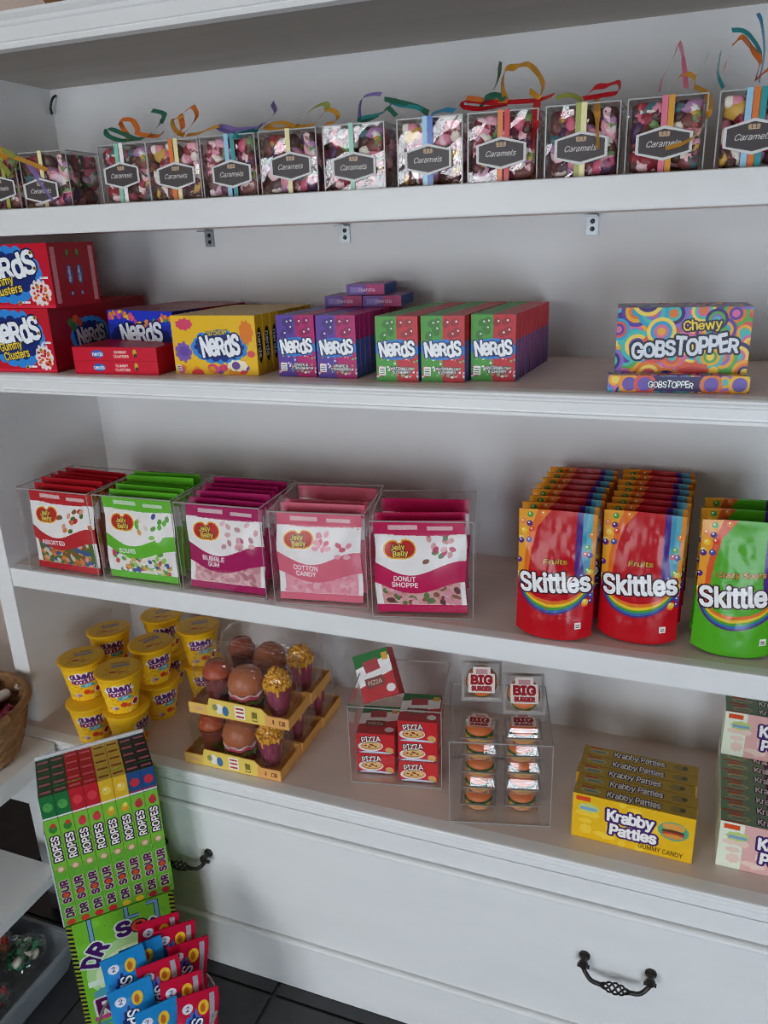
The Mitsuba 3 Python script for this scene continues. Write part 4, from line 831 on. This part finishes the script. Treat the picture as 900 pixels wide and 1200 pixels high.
for j in range(3):
    if j: k = thing('burger_pack', f'small clear pack in the hidden back stack, {["", "second", "third"][j]} from below', 'sweet pack', BM @ T().translate([.022, .100, .003 + j * (bh + .0005)]), 'gummy burger packs')
    part(k, 'blister', BLI); part(k, 'flange', FLA)
    for p, s_ in GB.items(): part(k, p, s_, M=T().translate([bp / 2, bp / 2, .0008]))

# ================================================================== PATTY SWEET BOXES
KW, KD, KH = .1727, .0226, .0785
def patty_front(bg, left, edge):
    a = Art(17.27, 7.85, bg); q = random.Random(7)
    for _ in range(14): a.add(cloud(q.uniform(0, 17), q.uniform(0, 7.8), q.uniform(.5, 1.2), q.uniform(.4, .9), 7, q.randrange(50)), left)
    a.rect(.5, 6.7, 2.6, 7.5, '#d24a22').add(cloud(2.4, 5.6, 1.6, .8, 8, 3), '#b9c77a').rect(1.2, 5.2, 3.6, 5.7, '#7d9fc0')
    a.text('Krabby', 8.4, 5.0, 1.75, '#eeeae6', fit=6.6, out=(.32, edge), wob=.12, bold=.07).text('Patties', 8.9, 2.75, 1.75, '#eeeae6', fit=6.6, out=(.32, edge), wob=.12, bold=.07)
    a.add(ell(14.4, 4.9, 2.1, 1.6), '#4f9f88').add(ell(14.4, 5.6, 1.55, .7), '#d99a4a').add(ell(14.4, 4.8, 1.6, .35), '#5a3a22').add(ell(14.4, 4.4, 1.6, .3), '#b8402c').add(ell(14.4, 4.0, 1.45, .42), '#d08a3e')
    a.text('GUMMY CANDY', 12.9, 1.0, .8, '#5a3a10', fit=6.2, rot=-1)
    return a
def patty_top(bg, dark):
    a = Art(17.27, 2.38, bg); a.add(ell(2.4, 1.2, 1.5, .6), '#a8a46a').rect(1.0, 1.7, 2.9, 2.1, '#b8402c').rect(1.5, .9, 3.4, 1.3, '#6c7f86')
    a.text('Krabby Patties', 8.6, 1.15, 1.25, '#e6e0d6', fit=7.6, out=(.16, dark), wob=.1); a.add(ell(14.6, 1.2, 1.0, .7), '#8a7a3a').add(ell(15.4, 1.3, .4, .5), '#5a5430'); return a
KB = carton(KW, KD, KH, '#d9a81c', 'print_gloss', top='#a98a2c', left='#c89a20', right='#d0a21c'); KF, KT = patty_front('#e2b21c', '#ecc53a', '#3e2360').ply('print_gloss'), patty_top('#a98a2c', '#3a2c40').ply('print_gloss')
for j in range(5):
    k = thing('patty_sweet_box', f'yellow gummy patty box, {nth(j, 5)} of the yellow row', 'sweet box', at(-.1082 + .0022 * math.sin(2.2 * j), .0131 + .0250 * j, S4, -2), 'yellow patty boxes')
    part(k, 'body', KB); part(k, 'top_print', KT, M=top_face(KH))
    if j == 0: part(k, 'front_print', KF)
KB = carton(KW, KD, KH, '#e3d6cf', 'print_gloss', top='#5a2648', left='#c9d8bc', right='#d8c0b8', bottom='#8a2a30'); a = patty_front('#d9a9a4', '#e3c8b8', '#3e2360'); a.L.insert(1, (sbox(0, 0, 3.2, 7.85), '#dfe5cf')); KF = a.ply('print_gloss')
a = patty_top('#552244', '#301a3c'); a.L.insert(1, (sbox(0, 0, 6.2, 2.38), '#6f8a6c')); a.L.insert(2, (sbox(.3, .0, 3.0, .3), '#b83a2a')); KT = a.ply('print_gloss')
for j in range(9):
    k = thing('patty_sweet_box', f'pink and pale green gummy patty box, {nth(j, 9)} of the lower row', 'sweet box', at(.0966 + .0003 * j, .0177 + .0244 * j, S4, -1), 'pink and pale green patty boxes')
    part(k, 'body', KB); part(k, 'top_print', KT, M=top_face(KH))
    if j == 0: part(k, 'front_print', KF)
for j in range(2):
    k = thing('patty_sweet_box', f'pink and pale green gummy patty box, {["front", "rear"][j]} of two on the lower row', 'sweet box', at(.0990 + .0003 * j, .178 + .0244 * j, S4 + KH + .001, -1), 'pink and pale green patty boxes')
    part(k, 'body', KB); part(k, 'front_print', KF); part(k, 'top_print', KT, M=top_face(KH))
#@@END3

# ================================================================== LOW WHITE STAND ON THE LEFT, WITH BASKET AND CRATE
st = thing('display_stand', 'low white two-tier stand at the left end of the drawers', 'stand')
SX = -1.052
def slab(y0, y1, z0, z1, x0=-1.62):
    p = Polygon([(x0, y0), (SX, y0), (SX, y1), (x0, y1)]).buffer(-.004).buffer(.004, quad_segs=3); m = trimesh.creation.extrude_polygon(p, z1 - z0, engine='earcut'); m.apply_translation([0, 0, z0]); return m
part(st, 'top_board', ply(slab(-.78, -.0455, .404, .44), 'white_paint', smooth=30)); part(st, 'lower_shelf', ply(slab(-.74, -.0935, .168, .19), 'white_paint', smooth=30))
for x0, y0 in ((SX - .022, -.0935), (SX - .022, -.75), (-1.6, -.0935), (-1.6, -.75)):
    part(st, 'leg', ply(bx(x0, x0 + .02, y0 + .0005, y0 + .022, 0, .404), 'white_paint'))
part(st, 'back_board', ply(bx(-1.6, SX - .024, -.068, -.06, .30, .404), 'white_paint'))
bm, rm = basket_mesh(.080, .113, .108, 11)
bk = thing('wicker_basket', 'round brown wicker basket of wrapped sweets on the white stand', 'basket', at(-1.166, -.132, .4405))
part(bk, 'body', ply(bm, 'wicker', smooth=50)); part(bk, 'rim', ply(rm, 'wicker', smooth=True))
def wrapped(c, c2):
    m = trimesh.creation.capsule(height=.026, radius=.0095, count=[10, 10]); m.apply_translation([0, 0, -.013]); it = [(tm(m.vertices, m.faces), c)]
    for s in (-1, 1):
        v, f = [], []
        for i in range(12):
            a = i * math.pi / 6; r = .011 * (1 if i % 2 else .7); v += [(.003 * math.cos(a), .003 * math.sin(a), s * .0205), (r * math.cos(a), r * math.sin(a), s * .034)]
        for i in range(12): j = (i + 1) % 12; f += [(2 * i, 2 * j, 2 * j + 1), (2 * i, 2 * j + 1, 2 * i + 1)]
        it.append((tm(v, f), c2))
    return colcat(it, 'satin_ribbon')
WR = [('magenta', wrapped('#8a1840', '#a83a5c')), ('dark red', wrapped('#5a1424', '#7a2030')), ('white', wrapped('#d8d0c8', '#e4dcd6'))]
q = random.Random(12)
for i in range(26):
    t = i * 2.4; r = .082 * math.sqrt((i % 13 + .5) / 13); lay = i // 13; cn, sh_ = WR[2 if i in (13 + 5, 13 + 11, 3) else i % 2]
    M = T().translate([-1.166 + r * math.cos(t), -.132 + r * math.sin(t), .4405 + .078 + .024 * lay]).rotate([0, 0, 1], q.uniform(0, 180)).rotate([1, 0, 0], 90 + q.uniform(-14, 14))
    whole('wrapped_sweet', sh_, f'{cn} wrapped sweet lying in the round wicker basket on the stand', 'sweet', M, f'{cn} sweets in the wicker basket')
# crate of cellophane bags under the stand
ck = thing('grey_crate', 'grey open crate of cellophane sweet bags on the floor under the stand', 'crate', at(-1.40, -.635, .0008))
cw, cd, ch, t = .40, .505, .068, .004
mat('grey_plastic', '#7f868b', 0.35, 0.5)
part(ck, 'base', ply(bx(.02, cw - .02, .02, cd - .02, 0, .004), 'grey_plastic'))
def wall4(w, d, h, inset, t):
    out = []
    B = [(inset, inset), (w - inset, inset), (w - inset, d - inset), (inset, d - inset)]; U = [(0, 0), (w, 0), (w, d), (0, d)]
    for i in range(4):
        j = (i + 1) % 4; v = [(*B[i], 0), (*B[j], 0), (*U[j], h), (*U[i], h)]
        n = np.cross(np.subtract(v[1], v[0]), np.subtract(v[3], v[0])); n = n / np.linalg.norm(n) * t; w_ = [tuple(np.array(p) - n) for p in v]
        out.append(tm(v + w_, [(0, 1, 2), (0, 2, 3), (4, 6, 5), (4, 7, 6), (3, 2, 6), (3, 6, 7), (0, 5, 1), (0, 4, 5), (1, 6, 2), (1, 5, 6), (0, 3, 7), (0, 7, 4)]))
    return out
for m in wall4(cw, cd, ch, .02, t): part(ck, 'side', ply(m, 'grey_plastic'))
part(ck, 'rim', ply(cat([bx(-.004, cw + .004, -.004, .003, ch, ch + .006), bx(-.004, cw + .004, cd - .003, cd + .004, ch, ch + .006), bx(-.004, .003, .003, cd - .003, ch, ch + .006), bx(cw - .003, cw + .004, .003, cd - .003, ch, ch + .006)]), 'grey_plastic'))
def cello(seed, r=.05):
    m = trimesh.creation.icosphere(subdivisions=3); v = np.array(m.vertices); s = v * [r, r * .85, r * .62] * (1 + .5 * (meshkit.fbm(v * 3.5 + seed, 3, seed) - .5))[:, None]
    k = np.clip((v[:, 2] - .80) / .2, 0, 1); s[:, :2] *= (1 - .8 * k)[:, None]; s[:, 2] += k * .022; return tm(s, m.faces)
CEL = [ply(cello(s), 'clear_film', smooth=True) for s in range(2)]
CP = [['#1f4a34', '#2d6a48', '#a3242a', '#7a1a20'], ['#8a1c22', '#c8382c', '#d8b8a0', '#b87a4a'], ['#7a5a3a', '#b08a52', '#3a2a20', '#c8a070'], ['#14321f', '#1f5a3a', '#2f7a52', '#d8d0c0'], ['#3a1a18', '#7a2420', '#2a4a34', '#c84a3a']]
CN = ['green and red', 'red and cream', 'brown toffee', 'dark green', 'dark red']
def cellsweets(pal, seed):
    q = random.Random(seed); it = []
    for i in range(46):
        d = np.array([q.gauss(0, 1), q.gauss(0, 1), q.gauss(0, 1)]); d /= np.linalg.norm(d); m = blob((.012, .009, .007), 1, i, .2); m.apply_transform(trimesh.transformations.random_rotation_matrix(np.array([q.random(), q.random(), q.random()]))); m.apply_translation(d * [.037, .031, .021] * q.uniform(.45, 1)); it.append((m, q.choice(pal)))
    return colcat(it, 'gummy')
CS = [cellsweets(p, i) for i, p in enumerate(CP)]
mat('twist_tie', '#b8bcc0', 0.3, 0.6)
TIE = ply(tube([(.006 * math.cos(a), .006 * math.sin(a), .046) for a in np.linspace(0, 2 * np.pi, 14)], .0015, 6), 'twist_tie', smooth=True)
q = random.Random(8)
for i in range(4):
    for j in range(5):
            x, y = -1.40 + .066 + i * .0893 + q.uniform(-.003, .003), -.635 + .066 + j * .0932 + q.uniform(-.003, .003); ci = (i * 2 + j * 3) % 5
            M = T().translate([x, y, .060 + .012 * ((i + j) % 2)]).rotate([0, 0, 1], q.uniform(0, 360)).rotate([1, 0, 0], q.uniform(-16, 16)).scale(.89)
            k = thing('cellophane_bag', f'cellophane bag of {CN[ci]} sweets in crate, {["innermost", "second", "third", "rim side"][i]} column, {["fifth", "fourth", "third", "second", "first"][j]} from the drawers', 'sweet bag', M, f'cellophane bags of {CN[ci]} sweets')
            part(k, 'wrapper', CEL[(i + j) % 2], 'crumpled clear cellophane'); part(k, 'sweets', CS[ci], kind='stuff'); part(k, 'tie', TIE)

# ================================================================== TALL GREEN FLOOR DISPLAY OF ROPE SWEETS
DX, DY, DA, DW, DD, DZ0, DZ1 = -.8915, -.2445, 45.7, .1775, .1087, .248, .508
DM = at(DX, DY, 0, DA)
dk = thing('floor_display', 'tall green card floor display with black striped edges, filled with rope sweet boxes', 'display', DM)
part(dk, 'carton', carton(DW, DD, DZ0 - .002, '#69a32c', 'print_gloss', left='#c9cdd0', right='#5c9428', top='#4a7a20', z=0) if False else carton(DW, DD, DZ0 - .002, '#69a32c', 'print_gloss', left='#c9cdd0', right='#5c9428', top='#4a7a20'))
a = Art(17.75, 24.6, '#6fb52e'); q = random.Random(4)
for _ in range(16): a.add(cloud(q.uniform(0, 17), q.uniform(12, 24), q.uniform(.8, 2), q.uniform(.5, 1), 7, q.randrange(40)), '#79c036')
for pts in ([(3.6, 24.6), (3.6, 18)], [(9.6, 24.6), (9.6, 22.2), (11.6, 22.2)], [(13.0, 23.9), (14.6, 23.9), (14.6, 20)]):
    a.add(LineString(pts).buffer(.42, cap_style='flat'), '#1f3a5c').add(LineString(pts).buffer(.28, cap_style='flat'), '#6f9cc4')
a.add(ell(9.2, 12.5, 7.6, 6.2), '#a9d08c').add(ell(9.4, 11.6, 6.4, 5.0), '#cfe0b0').add(cloud(10.4, 11.8, 4.6, 2.6, 12, 5), '#8fbf5c').add(sbox(1.6, 10.2, 6.2, 11.4), '#d5e6cf')
for i, chh in enumerate('DR SOUR'):
    th = math.radians(158 - i * 21.5); x, y = 9.2 + 6.9 * math.cos(th), 13.0 + 7.2 * math.sin(th)
    if chh == ' ': continue
    if i == 4: a.add(ell(x, y, 1.55, 1.45), '#3a1a4c').add(ell(x, y, 1.3, 1.2), '#d9532a').add(ell(x, y, .95, .85), '#c8401f'); a.text('x', x, y + .3, 1.3, '#241a20', bold=.12); continue
    a.text(chh, x, y, 2.8, '#40185e', fit=2.35, rot=math.degrees(th) - 90, out=(.34, '#c9d8c4'), bold=.16)
a.add(cloud(4.6, 8.2, 2.6, 1.3, 9, 7), '#4f9aa8').add(cloud(9.6, 8.9, 2.8, .9, 9, 8), '#9ad048').add(cloud(14, 8.6, 2.4, 1.2, 9, 9), '#5a9cc0')
a.text('ROPES', 9.0, 5.3, 3.1, '#521446', fit=13.4, out=(.38, '#d9c8d4'), wob=.15, bold=.14).add(sbox(1.6, 2.3, 16.2, 3.2), '#c83a7c').add(sbox(1.6, .9, 16.2, 1.7), '#4f9aa8')
for x0 in (0, 16.85):
    a.add(sbox(x0, 0, x0 + .9, 24.6), '#8a9a2c')
    for j in range(27): a.add(Polygon([(x0, j * .95), (x0 + .9, j * .95 - .35), (x0 + .9, j * .95 + .12), (x0, j * .95 + .47)]), '#15181a')
part(dk, 'front_print', a.ply('print_gloss'))
part(dk, 'inner_back', carton(DW, .003, DZ1 - DZ0 + .005, '#c9cdd0', 'print_card'), 'pale card back wall', M=T().translate([0, DD - .003, DZ0]))
part(dk, 'side_wing', carton(.0022, DD - .004, DZ1 - DZ0 - .07, '#b9bfc4', 'print_card'), 'pale card side', M=T().translate([-.0026, 0, DZ0]))
part(dk, 'side_wing', carton(.0022, DD - .004, .06, '#6fb52e', 'print_card'), M=T().translate([DW + .0004, 0, DZ0]))
rw, rd, rh = DW / 8 - .0006, (DD - .004) / 5 - .0006, DZ1 - DZ0 - .002
FL = [('green apple', '#1f6a38', '#4f9a4a', '#2a4a2c', '#3f8a44', '#b8606c'), ('red', '#b81f2c', '#d23a44', '#b81c24', '#c9404c', '#d8606c'), ('yellow', '#d3a92a', '#e0c24a', '#c8a442', '#d0a02c', '#7a4a1c'), ('dark blue', '#24487c', '#c03040', '#22262e', '#b83340', '#b8606a')]
for c in range(8):
    fi = c // 2; fn, capc, fruit, topc, f2, strip_c = FL[fi]
    a = Art(rw * 100, rh * 100, '#74b43a'); w, h = rw * 100, rh * 100
    a.add(sbox(w * .06, 0, w * .94, h * .45), '#5fa534').add(sbox(0, h - 4.4, w, h), capc).add(sbox(0, h - 4.3, w, h - 4.0), '#dcdcd8').add(sbox(0, h - 3.9, w, h - 3.7), '#a8283a' if fi in (1, 3) else capc)
    a.add(ell(w / 2, h - 2.1, .72, .85), fruit).add(ell(w / 2 - .15, h - 1.8, .25), '#e8e0c0' if fi == 2 else f2)
    a.add(ell(w * .55, h - 6.3, .62, .8), FL[fi][4] if fi else '#3a7a34').add(ell(w * .6, h - 5.7, .38, .42), '#c23a34' if fi in (0, 1, 3) else '#e8d058')
    a.text('ROPES', w * .52, h - 10.2, 1.15, '#efe9e6', fit=4.9, rot=90, out=(.22, '#3a163a'), bold=.02)
    a.add(ell(w * .52, h - 14.3, .62, .62), '#b88a6a').add(ell(w * .52, h - 14.3, .42, .42), '#d8c4a0')
    a.text('DR', w * .52, h - 23.2, 1.1, '#4c1450', fit=2.0, rot=90, out=(.15, '#b0b890'), bold=.06).text('SOUR', w * .52, h - 18.9, 1.15, '#5a1656', fit=4.6, rot=90, out=(.15, '#b0b890'), bold=.06).add(ell(w * .52, h - 19.6, .5, .5), '#c04a2a')
    a.add(ell(w * .5, .55, .7, .6), ['#c2402a', '#c22a2c', '#d9b82c', '#a82c3c'][fi])
    RF = a.ply('print_gloss'); RT = Art(w, rd * 100, topc).add(sbox(w * .12, .75, w * .88, 1.25), strip_c).ply('print_gloss'); RB = carton(rw, rd, rh, '#6aa836', 'print_gloss', top=topc)
    for r in range(5):
        k = thing('rope_sweet_box', f'tall {fn} rope sweet box, {nth(r, 5)} of {"left" if c % 2 == 0 else "right"} {fn} column', 'sweet box', DM @ T().translate([c * DW / 8 + .0003, .0006 + r * (rd + .0006), DZ0 + .0003 + (.0005 * ((c * 7 + r * 3) % 3) if r else 0)]), f'{fn} rope sweet boxes')
        part(k, 'body', RB); part(k, 'top_print', RT, M=top_face(rh))
        if r == 0: part(k, 'front_print', RF)

# ================================================================== CLEAR TUB OF FOIL SACHETS
TX, TY = -.708, -.262
tk = thing('clear_tub', 'round clear plastic tub of blue and red foil packets before the green display', 'tub', at(TX, TY, .0006))
n = 40; aa = np.linspace(0, 2 * np.pi, n, endpoint=False); v = np.vstack([np.stack([.074 * np.cos(aa), .074 * np.sin(aa), 0 * aa], 1), np.stack([.092 * np.cos(aa), .092 * np.sin(aa), 0 * aa + .150], 1)])
part(tk, 'wall', ply(tm(v, [t for i in range(n) for t in ((i, (i + 1) % n, n + (i + 1) % n), (i, n + (i + 1) % n, n + i))]), 'clear_film', smooth=True), 'clear plastic wall')
part(tk, 'base', ply(lathe([(0, 0), (.074, 0), (.074, .0015), (0, .0015)], n), 'acrylic_edge')); part(tk, 'rim', ply(tube([(.0928 * math.cos(a), .0928 * math.sin(a), .150) for a in np.linspace(0, 2 * np.pi, 44)], .0022, 6), 'acrylic_edge', smooth=True))
SWD, SHT = .066, .150
def sachet_art(bg, dark):
    a = Art(6.6, 15.0, bg); a.rect(0, 0, 6.6, .7, bg).rect(5.1, .7, 5.9, 14.2, '#9a9aa2' if bg[1] > 'a' else bg)
    sp = cloud(2.6, 7.0, 1.7, 4.6, 14, 3, .16); a.add(sp, '#2f72c0').add(cloud(2.6, 7.0, 1.35, 4.2, 12, 4), dark)
    a.text('NeRdS', 2.6, 7.6, 1.7, '#eef2f6', fit=6.4, rot=78, out=(.16, '#141f4a'), wob=.2).text('ROPE', 2.9, 2.6, .7, '#e8c83a', fit=2.0, rot=78, out=(.1, '#3a2410'))
    a.add(ell(4.1, 12.2, .85, 1.15), '#e0b52c').add(ell(4.0, 12.1, .4, .65), '#b8641c').add(ell(1.6, 12.6, .85, .8), '#d9d9e0').text('2', 1.6, 12.6, .8, '#2a3a7a')
    return a
SV = {}
for cn, bg, dk_, sd in (('blue', '#1f83c4', '#14305e', 31), ('red', '#bf1638', '#1c2f7e', 44)):
    SV[cn] = (bag_body(SWD, SHT, .0075, sd, bg, nx=10, nz=14), sachet_art(bg, dk_).ply('film_print', fn=surfn(bag_surface(SWD, SHT, .0075, sd)), edge=.010, step=2.5e-4))
# (along the display's front, towards the camera, height, turn, tilt, lean)
SP = [('blue', -.027, -.012, .128, 2, -3, -5), ('blue', -.006, -.034, .118, 2, 0, -2), ('blue', -.025, .018, .084, 0, -6, -5), ('blue', .002, .046, .050, 2, -8, -2),
      ('red', .014, -.060, .138, 2, 3, 3), ('red', .032, -.044, .122, 3, 1, 5), ('red', .044, -.018, .096, 5, -3, 7), ('red', .012, .003, .098, 0, -4, -1), ('red', .030, .031, .074, 2, -7, 4), ('red', .044, .054, .050, 4, -9, 7)]
cnt = {}
for cn, u, w_, z, rz, tl, ln in SP:
    cnt[cn] = cnt.get(cn, 0) + 1
    M = T().translate([TX, TY, z]).rotate([0, 0, 1], 44).translate([u, -w_, 0]).rotate([0, 0, 1], rz).rotate([1, 0, 0], tl).rotate([0, 1, 0], ln).translate([-SWD / 2, 0, 0])
    where = {('blue', 1): 'leftmost, behind', ('blue', 2): 'innermost, beside the red ones', ('blue', 3): 'leftmost, in front', ('blue', 4): 'lowest in front, beside the red ones', ('red', 1): 'tallest, at the back', ('red', 2): 'second tallest, at the back', ('red', 3): 'at the right behind', ('red', 4): 'left of the front ones', ('red', 5): 'middle of the front ones', ('red', 6): 'rightmost in front'}[cn, cnt[cn]]
    k = thing('foil_packet', f'{cn} foil sweet packet in the clear tub, {where}', 'sweet packet', M, f'{cn} foil packets'); part(k, 'pouch', SV[cn][0]); part(k, 'front_print', SV[cn][1])
